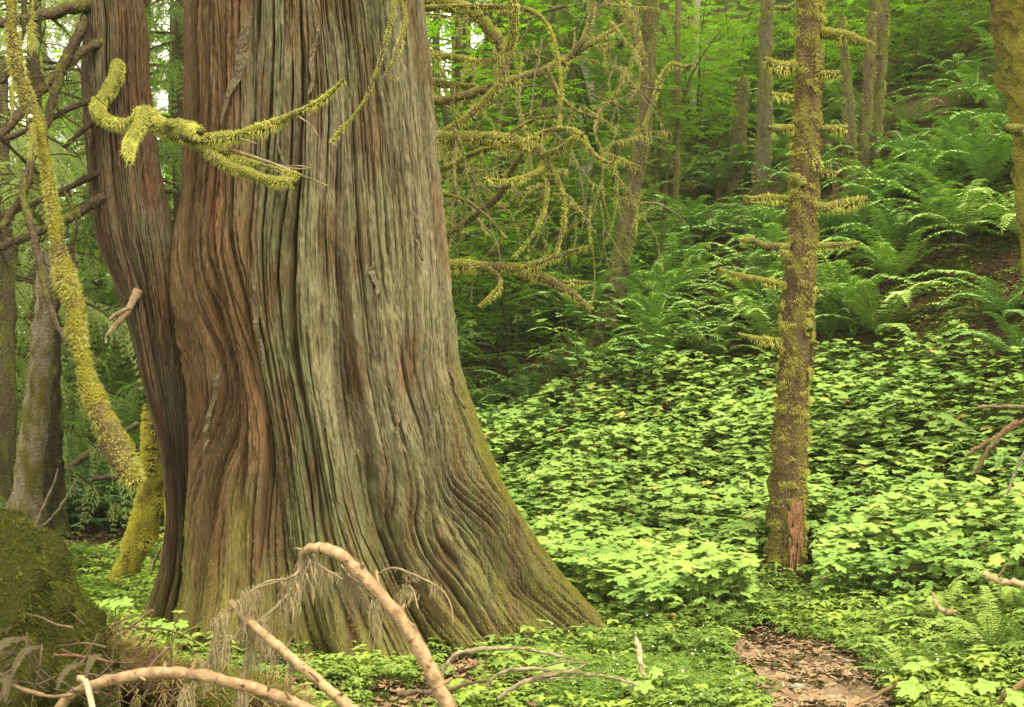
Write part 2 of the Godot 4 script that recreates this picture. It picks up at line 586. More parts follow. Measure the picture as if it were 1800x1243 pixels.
func cedars() -> void:
	big = rows_of([[-2600, 372, 690], [-1100, 352, 715], [0, 334, 743], [200, 334, 758], [350, 330, 771], [450, 316, 782], [560, 313, 796], [650, 326, 808], [750, 338, 840], [850, 340, 882], [950, 334, 942], [1020, 326, 995], [1070, 314, 1042], [1115, 302, 1092], [1180, 280, 1165]], 9.05)
	slim = rows_of([[-2600, 20, 90], [-1100, 90, 180], [0, 145, 248], [150, 150, 262], [300, 158, 280], [420, 174, 306], [520, 214, 316], [600, 238, 322], [700, 263, 330], [800, 287, 338], [900, 295, 342], [1000, 284, 340], [1070, 262, 330], [1120, 240, 325], [1180, 215, 320]], 8.95)
	var base := on(-0.9, -9.05)
	var t := thing("cedar_tree", "huge old cedar with deeply furrowed grey brown bark and flaring mossy base", "tree", base)
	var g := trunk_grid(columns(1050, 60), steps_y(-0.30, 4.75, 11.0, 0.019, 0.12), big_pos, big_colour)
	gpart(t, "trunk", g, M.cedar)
	# moss on the root flare
	rng.seed = 11
	var ms := geo()
	for i in 60000:
		var th := deg_to_rad(rng.randf_range(-6.0, 60.0)) if rng.randf() < 0.6 else deg_to_rad(rng.randf_range(60.0, 185.0))
		var y := rng.randf_range(-0.02, 1.9) if th < 0.7 else rng.randf_range(-0.02, 0.75)
		var r := big_relief(th, y)
		var p := big_point(th, y, r.x)
		var deg := rad_to_deg(th)
		var n1 := nz.get_noise_3d(p.x * 3.0, p.y * 3.0, p.z * 3.0)
		var lim := (smoothstep(46.0, 4.0, deg) * smoothstep(2.0, 1.3, y) if deg < 60.0 else 0.0) + smoothstep(0.6, 0.0, y) * 0.42
		if rng.randf() * 0.75 > lim + n1 * 0.4 - r.y * 0.25:
			continue
		var o := (p - Vector3(-0.9, y, -9.05)).normalized()
		var dir := (o * 0.7 + Vector3(0, -0.55, 0) + rv(0.5)).normalized() * rng.randf_range(0.010, 0.026)
		ms.blade(p - o * 0.003, dir, rng.randf_range(0.005, 0.010), Color(0.17, 0.16, 0.035).lerp(Color(0.105, 0.125, 0.03), rng.randf()).lerp(Color(0.2, 0.11, 0.04), 0.5 * maxf(0.0, n1)))
	gpart(t, "root_moss", ms, M.moss).set_meta("kind", "stuff")
	# loose strips of bark
	rng.seed = 12
	for e in [[437, 20, 402, 215, 9], [500, 250, 512, 330, 3], [395, 640, 372, 800, 6], [690, 700, 706, 800, 3], [452, 470, 478, 640, 5], [720, 330, 728, 450, 4], [560, 40, 548, 170, 5], [770, 620, 790, 720, 4], [655, 455, 660, 520, 6]]:
		var sp := geo()
		var last := []
		for k in 13:
			var s := k / 12.0
			var px := lerpf(e[0], e[2], s) + sin(s * 9.0 + e[0]) * 3.0
			var y := at(0, lerpf(e[1], e[3], s), 8.2).y
			var pr := prof(big, y)
			var th := acos(clampf((at(px, 0, 8.3).x - pr.x) / pr.y, -0.98, 0.98))
			var b := big_relief(th, y)
			var lift := 0.012 + 0.05 * pow(s, 3.0)
			var wv: float = e[4] / F * 8.2 * (0.12 + 0.9 * pow(sin(PI * clampf(s * 0.97 + 0.015, 0.0, 1.0)), 0.7)) * (1.0 + 0.25 * sin(s * 23.0)) / pr.y
			var q0 := big_point(th - wv, y, maxf(b.x, -0.01) + lift)
			var q1 := big_point(th + wv, y, maxf(b.x, -0.01) + lift + 0.006)
			var q2 := big_point(th, y, maxf(b.x, -0.01) + lift - 0.012)
			if last:
				var cl := Color(0.15, 0.125, 0.08) * rng.randf_range(0.85, 1.15)
				sp.quad(last[0], last[1], q1, q0, cl)
				sp.quad(last[1], last[2], q2, q1, cl)
				sp.quad(last[2], last[0], q0, q2, cl)
			last = [q0, q1, q2]
		gpart(t, "bark_strip", sp, M.bark)
	# the leaning cedar
	var b2 := on(-2.35, -8.95)
	var t2 := thing("leaning_cedar", "slimmer reddish brown cedar leaning against the left side of the huge trunk", "tree", b2)
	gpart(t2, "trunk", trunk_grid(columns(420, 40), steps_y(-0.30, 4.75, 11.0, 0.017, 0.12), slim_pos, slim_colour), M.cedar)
	var dark := Color(0.055, 0.042, 0.028)
	var moss := Color(0.12, 0.125, 0.03)
	rng.seed = 14
	for e in [
		[[[172, 8, 13], [120, 14, 11], [70, 28, 10], [0, 42, 9], [-60, 50, 8]], 8.8, 8.3, 0.25],
		[[[176, 75, 9], [150, 88, 8.5], [100, 130, 8.5], [50, 182, 9], [0, 240, 8], [-50, 285, 7]], 8.75, 8.1, 0.2],
		[[[172, 175, 7], [135, 185, 6], [85, 210, 5.5], [40, 232, 5], [0, 248, 4.5], [-40, 262, 4]], 8.8, 8.4, 0.1],
		[[[182, 208, 6], [150, 225, 5], [112, 258, 4]], 8.7, 8.5, 0.0],
		[[[184, 300, 7], [150, 315, 6], [115, 333, 5.5], [60, 358, 4.5], [10, 378, 3.5], [-40, 392, 3]], 8.75, 8.3, 0.0],
		[[[186, 345, 9], [150, 365, 9], [120, 385, 8.5], [60, 410, 8], [0, 436, 7.5], [-60, 470, 7]], 8.7, 8.1, 0.15],
		[[[150, 30, 8], [140, 55, 10], [105, 130, 9], [85, 205, 8], [60, 262, 7], [45, 330, 8], [5, 395, 7], [-30, 430, 6]], 8.8, 7.6, 0.12],
		[[[60, 90, 3], [75, 140, 3], [100, 178, 2]], 8.2, 8.3, 0.0],
		[[[0, 240, 3], [45, 285, 3], [85, 320, 2.5]], 8.0, 8.4, 0.0],
		[[[112, 335, 3], [135, 390, 3], [125, 440, 4], [140, 470, 3]], 8.3, 8.4, 0.1],
		[[[45, 300, 7], [40, 345, 6], [55, 400, 6.5], [70, 470, 6], [85, 530, 5.5], [105, 580, 5], [120, 605, 4]], 7.8, 7.4, 0.3],
		[[[40, -20, 5], [42, 40, 4.5], [38, 70, 4], [30, 100, 3]], 8.2, 8.2, 0.05],
		[[[0, 430, 3], [-10, 180, 4], [15, 130, 3], [22, 30, 3]], 8.3, 8.1, 0.2]]:
		var l := limb(e[0], e[1], e[2], 6, 0.12)
		var gb := geo()
		gb.tube(l[0], l[1], 8, dark.lerp(Color(0.13, 0.10, 0.07), rng.randf() * 0.7), moss, e[3], 0.3, 14.0)
		gb.fuzz(l[0], l[1], 1800.0 * e[3] + 60.0, 0.02, 0.005, 0.6, Color(0.14, 0.15, 0.04), Color(0.19, 0.18, 0.05), rng)
		gpart(t2, "dead_branch", gb, M.bark)
	# twigs off the dead branches
	var tw := geo()
	for i in 46:
		var p := at(rng.randf_range(-20, 150), rng.randf_range(0, 470), rng.randf_range(8.0, 8.8))
		var d := Vector3(rng.randf_range(-1, 0.6), rng.randf_range(-1, 0.3), rng.randf_range(-0.6, 0.6)).normalized()
		var q := PackedVector3Array([p, p + d * 0.1 + rv(0.02), p + d * 0.22 + rv(0.05), p + d * 0.36 + Vector3(0, -0.05, 0) + rv(0.06)])
		var s := smooth_line(q, PackedFloat32Array([0.006, 0.005, 0.004, 0.002]), 4)
		tw.tube(s[0], s[1], 4, dark * 1.3, moss, 0.2, 0.1)
	gpart(t2, "twigs", tw, M.bark).set_meta("kind", "stuff")
	# broken pale stub
	var l3 := limb([[243, 512, 8], [228, 540, 7], [210, 565, 6], [188, 590, 3]], 8.72, 8.5, 5, 0.15)
	var gs := geo()
	gs.tube(l3[0], l3[1], 8, Color(0.27, 0.19, 0.12), moss, 0.0, 0.35, 20.0)
	var l4 := limb([[228, 540, 5], [205, 552, 4], [192, 562, 2]], 8.62, 8.5, 4, 0.1)
	gs.tube(l4[0], l4[1], 6, Color(0.3, 0.22, 0.14), moss, 0.0, 0.3, 20.0)
	var l5 := limb([[200, 570, 3], [188, 592, 3], [186, 604, 2]], 8.55, 8.5, 4, 0.1)
	gs.tube(l5[0], l5[1], 6, Color(0.34, 0.27, 0.19), moss, 0.0, 0.3, 20.0)
	tag(gpart(t2, "broken_stub", gs, M.wood), "pale broken branch stub", "")
	# the thick mossy bough that bends in front of both trunks
	mossy_branch(t2, "mossy_bough", [[[208, 112, 11], [203, 135, 13], [190, 165, 12], [172, 185, 12], [180, 205, 11], [205, 217, 9], [238, 215, 9], [246, 200, 11], [262, 203, 14], [285, 224, 13], [335, 243, 10], [400, 241, 9], [470, 221, 8], [540, 190, 5], [575, 168, 4], [606, 138, 2.5]], [[330, 240, 9], [360, 262, 10], [395, 288, 9], [440, 305, 8], [480, 318, 8], [520, 319, 7]], [[370, 262, 6], [420, 277, 6], [470, 292, 4], [530, 308, 2]], [[285, 222, 7], [305, 217, 8], [330, 221, 8], [352, 232, 7]], [[252, 205, 12], [243, 225, 11], [230, 245, 11], [226, 262, 9], [228, 285, 3]]], 8.66, 7.5, 1.0)
	var dt := geo()
	for e in [[[365, 247, 3.5], [420, 268, 3.2], [470, 284, 2.8], [520, 304, 2.6], [576, 327, 1.6]], [[470, 284, 2], [510, 296, 2], [550, 296, 1]], [[505, 293, 2], [530, 292, 1.6], [556, 300, 1]], [[410, 240, 2], [450, 252, 1.2]], [[525, 205, 2], [548, 222, 1], [560, 240, 0.8]]]:
		var l := limb(e, 7.9, 7.45, 5, 0.2)
		dt.tube(l[0], l[1], 5, Color(0.26, 0.2, 0.12), moss, 0.1, 0.1)
	gpart(t2, "bare_twigs", dt, M.wood)
	# thin hanging branches before the huge trunk
	mossy_branch(t, "thin_hanging_branch", [[[690, -30, 3], [712, 22, 3.2], [707, 60, 4], [700, 85, 6], [690, 108, 3], [672, 138, 2]], [[693, 0, 3], [685, 45, 3], [670, 100, 2.8], [645, 168, 2.8], [620, 205, 2.6], [600, 228, 4], [588, 243, 3], [580, 252, 1.5]], [[680, 115, 1.6], [690, 136, 1.4], [702, 139, 1]]], 7.7, 7.5, 0.55)

func mossy_branch(parent: Node3D, called: String, lines: Array, d0: float, d1: float, rich: float) -> void:
	var g := geo()
	var h := geo()
	for i in lines.size():
		var l := limb(lines[i], d0 if i == 0 else lerpf(d0, d1, 0.6), d1, 7, 0.10)
		g.tube(l[0], l[1], 9, Color(0.15, 0.12, 0.07), Color(0.23, 0.235, 0.055), 0.3 + 0.42 * rich, 0.4, 12.0)
		var d := (d0 + d1) * 0.5
		h.fuzz(l[0], l[1], 15000.0 * 64.0 / (d * d) * clampf(rich, 0.3, 1.2), 0.0016 * d * (0.5 + 0.6 * rich), 0.00055 * d, 0.75, Color(0.24, 0.255, 0.055), Color(0.43, 0.425, 0.10), rng, 0.65)
	var o := gpart(parent, called, g, M.mossbed)
	gpart(o, "hanging_moss", h, M.moss).set_meta("kind", "stuff")

# ------------------------------------------------------------------ ground, path, sky
func terrain() -> void:
	var xs := PackedFloat32Array()
	var zs := PackedFloat32Array()
	var x := -95.0
	while x < 95.0:
		xs.push_back(x)
		x += clampf((absf(x - 1.0) - 5.0) * 0.12, 0.11, 6.0)
	var d := -12.0
	while d < 105.0:
		zs.push_back(-d)
		d += clampf((absf(d - 9.0) - 5.0) * 0.10, 0.11, 5.0)
	var g := geo()
	var w := xs.size()
	for z in zs:
		for xx in xs:
			var p := on(xx, z)
			p.y += nz.get_noise_2d(xx * 4.0, z * 4.0) * 0.015
			g.v.push_back(p)
			var a := nf.get_noise_2d(xx * 0.9, z * 0.9)
			var b := nz.get_noise_2d(xx * 5.0, z * 5.0)
			var col := Color(0.052, 0.038, 0.024).lerp(Color(0.112, 0.068, 0.038), clampf(0.35 + a * 1.2 + b * 0.5, 0.0, 1.0))
			col = col.lerp(Color(0.045, 0.060, 0.016), clampf(a * 2.0 - b * 0.6 + 0.3, 0.0, 0.9))
			g.c.push_back(col)
	g.n.resize(g.v.size())
	for i in zs.size():
		for j in w:
			var a := g.v[i * w + mini(j + 1, w - 1)] - g.v[i * w + maxi(j - 1, 0)]
			var b := g.v[mini(i + 1, zs.size() - 1) * w + j] - g.v[maxi(i - 1, 0) * w + j]
			g.n[i * w + j] = a.cross(b).normalized()
	for i in zs.size() - 1:
		for j in w - 1:
			var k := i * w + j
			g.f.push_back(k); g.f.push_back(k + w); g.f.push_back(k + 1)
			g.f.push_back(k + 1); g.f.push_back(k + w); g.f.push_back(k + w + 1)
	var o := part(self, "ground", g.mesh(), M.soil)
	o.set_meta("kind", "structure")
	# the trodden path
	path_poly = poly([[1282, 1122], [1360, 1112], [1460, 1135], [1520, 1172], [1580, 1243], [1670, 1400], [1380, 1400], [1335, 1243], [1300, 1180], [1280, 1150]])
	var pg := geo()
	var lines := [[1290, 1430, 1128], [1303, 1475, 1150], [1322, 1500, 1175], [1345, 1525, 1205], [1362, 1560, 1243], [1390, 1600, 1310], [1415, 1660, 1400], [1450, 1760, 1560], [1480, 1900, 1800]]
	var rows := []
	for e in lines:
		var a := hit(e[0], e[2])
		var b := hit(e[1], e[2])
		var row := []
		for k in 13:
			var q := a.lerp(b, k / 12.0)
			row.push_back(on(q.x, q.z, 0.012 - 0.02 * sin(PI * k / 12.0) + nz.get_noise_2d(q.x * 9.0, q.z * 9.0) * 0.012))
		rows.push_back(row)
	for i in rows.size() - 1:
		for k in 12:
			var a: Vector3 = rows[i][k]
			pg.quad(a, rows[i + 1][k], rows[i + 1][k + 1], rows[i][k + 1], Color(0.26, 0.19, 0.125) * (1.0 + 0.3 * nz.get_noise_2d(a.x * 6.0, a.z * 6.0)))
	var po := part(self, "path", pg.mesh(), M.soil)
	po.set_meta("kind", "structure")

func in_path(p: Vector3) -> bool:
	return Geometry2D.is_point_in_polygon(Vector2(p.x, p.z), path_poly)

func near_trunk(p: Vector3, m := 0.0) -> bool:
	var pr := prof(big, maxf(p.y, 0.0))
	var q := Vector2((p.x - pr.x) / (pr.y + m), (p.z + 9.05) / (1.1 + m))
	return q.length() < 1.0 or Vector2(p.x + 2.35, p.z + 8.95).length() < 0.3 + m

# ------------------------------------------------------------------ ground plants
func cover() -> void:
	# thimbleberry patch
	rng.seed = 21
	var box := Rect2(patch_poly[0], Vector2.ZERO)
	for p in patch_poly:
		box = box.expand(p)
	var meshes := [palmate([[0.0, 1.0], [0.95, 0.92], [-0.95, 0.92], [1.95, 0.72], [-1.95, 0.72]], 0.62, 0.22), palmate([[0.0, 1.05], [1.0, 0.85], [-0.9, 0.9], [2.0, 0.66], [-1.9, 0.7]], 0.58, 0.38), palmate([[0.0, 0.95], [0.9, 0.95], [-1.0, 0.88], [1.9, 0.75], [-2.0, 0.7]], 0.66, 0.08)]
	var holder := Node3D.new()
	holder.name = "thimbleberry_patch"
	add_child(holder)
	tag(holder, "dense bank of pale green lobed leaves covering the slope right of the huge cedar", "ground cover", "", "stuff")
	var wh := [[], [], []]
	var cs := [PackedColorArray(), PackedColorArray(), PackedColorArray()]
	for k in 3:
		var a: Array[Transform3D] = []
		wh[k] = a
	var stems := geo()
	for i in 46000:
		var x := rng.randf_range(box.position.x, box.end.x)
		var z := rng.randf_range(box.position.y, box.end.y)
		if not Geometry2D.is_point_in_polygon(Vector2(x, z), patch_poly):
			continue
		var p := on(x, z)
		var n1 := nf.get_noise_2d(x * 0.8, z * 0.8)
		var n2 := nz.get_noise_2d(x * 2.2, z * 2.2)
		if n2 < -0.6 or near_trunk(p, 0.05):
			continue
		var sp := seen_at(p)
		if sp.x > 1325.0 and sp.x < 1435.0 and sp.y > 985.0:
			continue
		var rim := smoothstep(1480.0, 1740.0, sp.x)
		if rng.randf() < rim * 0.6:
			continue
		var lift := rng.randf()
		lift = 0.06 + 0.36 * (0.85 + 0.3 * n1) * (lift if rng.randf() < 0.5 else sqrt(lift))
		var top := p + Vector3(0, lift, 0)
		var up := Vector3(-0.06, 1.0, 0.14) + rv(0.32)
		var yaw := rng.randf() * TAU
		var zz := Vector3(cos(yaw), 0, sin(yaw))
		up = up.normalized()
		zz = (zz - up * zz.dot(up)).normalized()
		var sc := rng.randf_range(0.049, 0.088) * (1.0 + 0.2 * n1) * (0.85 + 0.5 * lift)
		var b := Basis(up.cross(zz), up, zz) * sc
		var k := rng.randi() % 3
		wh[k].push_back(Transform3D(b, top))
		var col := Color(0.188, 0.308, 0.062).lerp(Color(0.252, 0.372, 0.084), rng.randf()).lerp(Color(0.13, 0.24, 0.048), clampf(0.25 - n1 * 1.2 + (rng.randf() - 0.5) * 0.5, 0.0, 0.85))
		if rng.randf() < 0.02:
			col = Color(0.34, 0.31, 0.08)
		elif rng.randf() < 0.001:
			col = Color(0.34, 0.17, 0.06)
		cs[k].push_back(col)
		if i % 3 == 0:
			stems.blade(p, top - p, 0.008, Color(0.10, 0.12, 0.03))
	for k in 3:
		many(holder, "leaves", meshes[k], M.leaf, wh[k], cs[k])
	part(holder, "stems", stems.mesh(), M.herb).set_meta("kind", "stuff")

	# the plants that show largest, along the lower edge of the bank, one by one
	rng.seed = 26
	var tones := [tinted(Color(0.23, 0.335, 0.06)), tinted(Color(0.28, 0.375, 0.07)), tinted(Color(0.19, 0.30, 0.058))]
	var made := 0
	var protos := []
	while made < 90:
		var x := rng.randf_range(box.position.x, box.end.x)
		var z := rng.randf_range(box.position.y, box.end.y)
		var p := on(x, z)
		var sp := seen_at(p)
		if not Geometry2D.is_point_in_polygon(Vector2(x, z), patch_poly) or sp.y < 860.0 or near_trunk(p, 0.1) or (sp.x > 1300.0 and sp.x < 1450.0 and sp.y > 975.0):
			continue
		made += 1
		if protos.size() < 6:
			var t := thing("thimbleberry_plant", "pale green thimbleberry plant along the lower edge of the leafy bank", "plant", p, "thimbleberry plants at the lower edge of the bank")
			for k in 5:
				var a := TAU * (k + rng.randf() * 0.6) / 5.0
				var tip := Vector3(cos(a) * 0.11, rng.randf_range(0.18, 0.34), sin(a) * 0.11)
				var st := geo()
				var ln := smooth_line(PackedVector3Array([Vector3.ZERO, tip * Vector3(0.2, 0.6, 0.2), tip]), PackedFloat32Array([0.004, 0.003, 0.002]), 3)
				st.tube(ln[0], ln[1], 4, Color(0.14, 0.17, 0.05), Color(0.14, 0.17, 0.05), 0.0, 0.1)
				part(t, "stem", st.mesh(), M.herb)
				var lf := part(t, "leaf", meshes[rng.randi() % 3], tones[rng.randi() % 3])
				var up := (Vector3(cos(a) * 0.3 - 0.08, 0.95, sin(a) * 0.3 + 0.22) + rv(0.2)).normalized()
				var zz := Vector3(cos(a), 0, sin(a))
				zz = (zz - up * zz.dot(up)).normalized()
				lf.transform = Transform3D(Basis(up.cross(zz), up, zz) * rng.randf_range(0.050, 0.080), tip)
			protos.push_back(t)
		else:
			var c: Node3D = protos[made % 6].duplicate()
			c.name = numbered("thimbleberry_plant")
			add_child(c)
			c.position = p
			c.rotation.y = rng.randf() * TAU
			c.scale = Vector3.ONE * rng.randf_range(0.75, 1.15)

	# low herbs over the near ground
	var herbs := [herb_mesh(1, 6, 0.10, 0.052), herb_mesh(2, 5, 0.15, 0.062), herb_mesh(3, 7, 0.07, 0.036), herb_mesh(4, 5, 0.12, 0.045, false), herb_mesh(5, 4, 0.20, 0.085)]
	var hw := []
	var hc := []
	for k in 5:
		var a: Array[Transform3D] = []
		hw.push_back(a)
		hc.push_back(PackedColorArray())
	rng.seed = 22
	for i in 76000:
		var d := 4.3 + 14.0 * pow(rng.randf(), 1.4)
		var x := rng.randf_range(-0.5, 0.66) * d
		var p := on(x, -d)
		if near_trunk(p, -0.10) or in_path(p):
			continue
		var n1 := nf.get_noise_2d(x * 1.1 + 70.0, d * 1.1)
		var n2 := nz.get_noise_2d(x * 2.7, d * 2.7)
		var sp := seen_at(p)
		var keep := 0.72 + n1 * 0.9 + n2 * 0.3
		var in_patch := Geometry2D.is_point_in_polygon(Vector2(x, -d), patch_poly)
		if in_patch:
			keep *= 0.45
		if x < 1.2 and d < 9.2 and x > -1.3:   # thin, littery ground round the roots
			keep = 0.42 + n1 * 1.9 + n2 * 0.4 - 0.3 * smoothstep(7.2, 8.4, d)
		if x < -0.9 and d > 9.5:
			keep = 0.65 + n1 * 1.6
		if Vector2((sp.x - 150.0) / 110.0, (sp.y - 935.0) / 45.0).length() < 1.0:
			keep = 0.04
		if d > 13.0 and x > -1.0:
			keep *= 0.5
		if x > 0.1 and d < 9.5:
			keep = maxf(keep, 0.5)
		if rng.randf() > keep:
			continue
		var k := rng.randi() % 4
		if n2 > 0.25 and rng.randf() < 0.3: k = 2
		if n2 < -0.3 and rng.randf() < 0.4: k = 1
		if rng.randf() < 0.10: k = 4
		var s := rng.randf_range(0.4, 0.95) * (0.8 if d < 8.0 else 1.0)
		var b := Basis(Vector3.UP, rng.randf() * TAU) * Basis(Vector3.RIGHT, rng.randf_range(-0.25, 0.35)) * s
		hw[k].push_back(Transform3D(b, p))
		var col := Color(0.115, 0.195, 0.042).lerp(Color(0.235, 0.32, 0.058), clampf(rng.randf() * 0.8 + n1 * 0.9, 0.0, 1.0))
		if sp.x < 330.0 and d > 7.5 and d < 12.5:
			col = col.lerp(Color(0.27, 0.38, 0.05), 0.5)
		hc[k].push_back(col)
	var hold2 := Node3D.new()
	hold2.name = "herb_cover"
	add_child(hold2)
	tag(hold2, "low small leaved green herbs carpeting the near ground beside path and roots", "ground cover", "", "stuff")
	for k in 5:
		many(hold2, "herbs", herbs[k], M.herb, hw[k], hc[k])

	# feathery tufts between trunk and patch
	rng.seed = 23
	var ww := []
	var wc := []
	for k in 2:
		var a: Array[Transform3D] = []
		ww.push_back(a)
		wc.push_back(PackedColorArray())
	for i in 3000:
		var px := rng.randf_range(960, 1800)
		var py := rng.randf_range(1000, 1243)
		if i % 4 == 0:
			px = rng.randf_range(-40, 340)
			py = rng.randf_range(950, 1130)
		var r := ray(px, py)
		var d := clampf(1.6 / maxf(-r.y, 0.05), 4.5, 13.0)
		var p := on(r.x * d, -d)
		if near_trunk(p, 0.02) or in_path(p):
			continue
		if i % 4 and rng.randf() > 0.25 + 0.75 * bump1(px - (py - 1000.0) * 0.5, 1060.0, 190.0):
			continue
		ww[i % 2].push_back(Transform3D(Basis(Vector3.UP, rng.randf() * TAU) * rng.randf_range(0.6, 1.35), p))
		wc[i % 2].push_back(Color(0.14, 0.24, 0.055).lerp(Color(0.21, 0.31, 0.06), rng.randf()))
	var hold3 := Node3D.new()
	hold3.name = "feathery_tufts"
	add_child(hold3)
	tag(hold3, "fine feathery light green tufts between the cedar roots and the leafy bank", "ground cover", "", "stuff")
	for k in 2:
		many(hold3, "tufts", wisp_mesh(31 + k), M.herb, ww[k], wc[k])

	# fallen needles, bark chips and leaves
	var chip := geo()
	chip.quad(Vector3(-0.5, 0, -0.05), Vector3(-0.2, 0.03, 0.06), Vector3(0.5, 0.02, 0.05), Vector3(0.45, 0.0, -0.05), Color.WHITE)
	var flake := palmate([[0.0, 1.0], [1.1, 0.8], [-1.1, 0.8]], 0.8, -0.25, 12)
	rng.seed = 24
	var cw: Array[Transform3D] = []
	var cc := PackedColorArray()
	var fw: Array[Transform3D] = []
	var fc := PackedColorArray()
	var pbox := Rect2(path_poly[0], Vector2.ZERO)
	for p in path_poly:
		pbox = pbox.expand(p)
	var heaps := []
	for e in [[1720, 480, 1.1, 1200], [1650, 470, 0.9, 700], [1770, 450, 0.8, 700], [840, 665, 1.1, 700], [900, 650, 0.8, 400], [1140, 545, 0.9, 600], [1690, 560, 0.6, 300], [150, 938, 1.5, 1500], [600, 1180, 0.5, 400], [900, 1120, 0.6, 500], [760, 1130, 0.5, 400], [1060, 1150, 0.5, 350], [860, 1100, 0.5, 500], [480, 1130, 0.6, 500], [360, 1120, 0.5, 400], [680, 1160, 0.6, 500], [740, 1215, 0.7, 900], [600, 1225, 0.7, 700], [1000, 1200, 0.5, 300]]:
		var c := hit(e[0], e[1])
		for k in e[3]:
			var a := rng.randf() * TAU
			var rr: float = e[2] * sqrt(rng.randf())
			heaps.push_back(Vector2(c.x + cos(a) * rr, c.z + sin(a) * rr))
	for i in 26000 + heaps.size():
		var p: Vector3
		if i >= 26000:
			p = on(heaps[i - 26000].x, heaps[i - 26000].y)
			if near_trunk(p):
				continue
		elif i < 7000:
			p = on(rng.randf_range(pbox.position.x - 0.15, pbox.end.x + 0.15), rng.randf_range(pbox.position.y - 0.1, pbox.end.y))
			if not in_path(p + rv(0.06)):
				continue
		else:
			var d := rng.randf_range(5.0, 26.0)
			p = on(rng.randf_range(-0.43, 0.43) * d, -d)
			if near_trunk(p) or Geometry2D.is_point_in_polygon(Vector2(p.x, p.z), patch_poly):
				continue
		p.y += rng.randf_range(0.004, 0.03)
		var b := Basis(Vector3.UP, rng.randf() * TAU) * Basis(Vector3.BACK, rng.randf_range(-0.3, 0.3))
		var tone := rng.randf()
		if rng.randf() < (0.95 if i < 7000 else 0.45):
			cw.push_back(Transform3D(b * rng.randf_range(0.016, 0.065), p))
			cc.push_back(Color(0.20, 0.135, 0.083).lerp(Color(0.50, 0.38, 0.245), tone * tone))
		else:
			fw.push_back(Transform3D(b * rng.randf_range(0.018, 0.05), p))
			fc.push_back(Color(0.145, 0.092, 0.055).lerp(Color(0.27, 0.18, 0.11), tone))
	var hold4 := Node3D.new()
	hold4.name = "leaf_litter"
	add_child(hold4)
	tag(hold4, "brown fallen needles, bark chips and dead leaves lying on path and soil", "litter", "", "stuff")
	many(hold4, "chips", chip.mesh(), M.litter, cw, cc)
	many(hold4, "dead_leaves", flake, M.litter, fw, fc)

	# tiny pale violet flowers in the herbs
	var fl := geo()
	for k in 5:
		var a := TAU * k / 5.0
		leaflet(fl, Vector3.ZERO, Vector3(cos(a), 0.25, sin(a)).normalized(), Vector3.UP, 0.5, 0.4, Color.WHITE)
	var lw: Array[Transform3D] = []
	var lc := PackedColorArray()
	rng.seed = 25
	for i in 110:
		var d := rng.randf_range(5.2, 10.5)
		var x := rng.randf_range(0.0, 0.36) * d
		var p := on(x, -d, rng.randf_range(0.10, 0.24))
		if near_trunk(p, 0.1) or in_path(p):
			continue
		lw.push_back(Transform3D(Basis(Vector3.RIGHT, rng.randf_range(0.2, 1.2)) * rng.randf_range(0.009, 0.015), p))
		lc.push_back(Color(0.62, 0.52, 0.66).lerp(Color(0.8, 0.75, 0.8), rng.randf()))
	var fo := many(self, "small_flowers", fl.mesh(), M.herb, lw, lc)
	tag(fo, "tiny pale violet flowers scattered through the low herbs near the path", "flowers", "", "stuff")

# ------------------------------------------------------------------ ferns
var fern_kinds := []
var fronds := []
func fern_setup() -> void:
	for k in 5:
		fronds.push_back(frond_mesh(40 + k, [0.85, 0.65, 1.05, 0.5, 0.75][k], [1.5, 1.3, 1.9, 1.1, 1.7][k], 30, 0.95, [0.135, 0.12, 0.14, 0.13, 0.125][k]))

func fern(p: Vector3, len: float, count: int, tone: Color, label: String, group: String, called := "sword_fern") -> void:
	var t := thing(called, label, "fern", p, group)
	var m: StandardMaterial3D = tinted(tone)
	var turn := rng.randf() * TAU
	for i in count:
		var o := part(t, "frond", fronds[rng.randi() % 5], m)
		var s := len * rng.randf_range(0.75, 1.1)
		o.transform = Transform3D(Basis(Vector3.UP, turn + TAU * (i + rng.randf_range(-0.3, 0.3)) / count) * Basis(Vector3.RIGHT, rng.randf_range(-0.35, 0.30)) * s, rv(0.03) * Vector3(1, 0, 1))

var tints := {}
func tinted(c: Color) -> StandardMaterial3D:
	var key := "%d %d %d" % [c.r * 60, c.g * 60, c.b * 60]
	if not tints.has(key):
		var m: StandardMaterial3D = M.fern.duplicate()
		m.albedo_color = c.linear_to_srgb()
		m.backlight = Color(0.46, 0.55, 0.2) * (c.g / maxf(c.g, c.r))
		m.backlight *= 0.9
		tints[key] = m
	return tints[key]

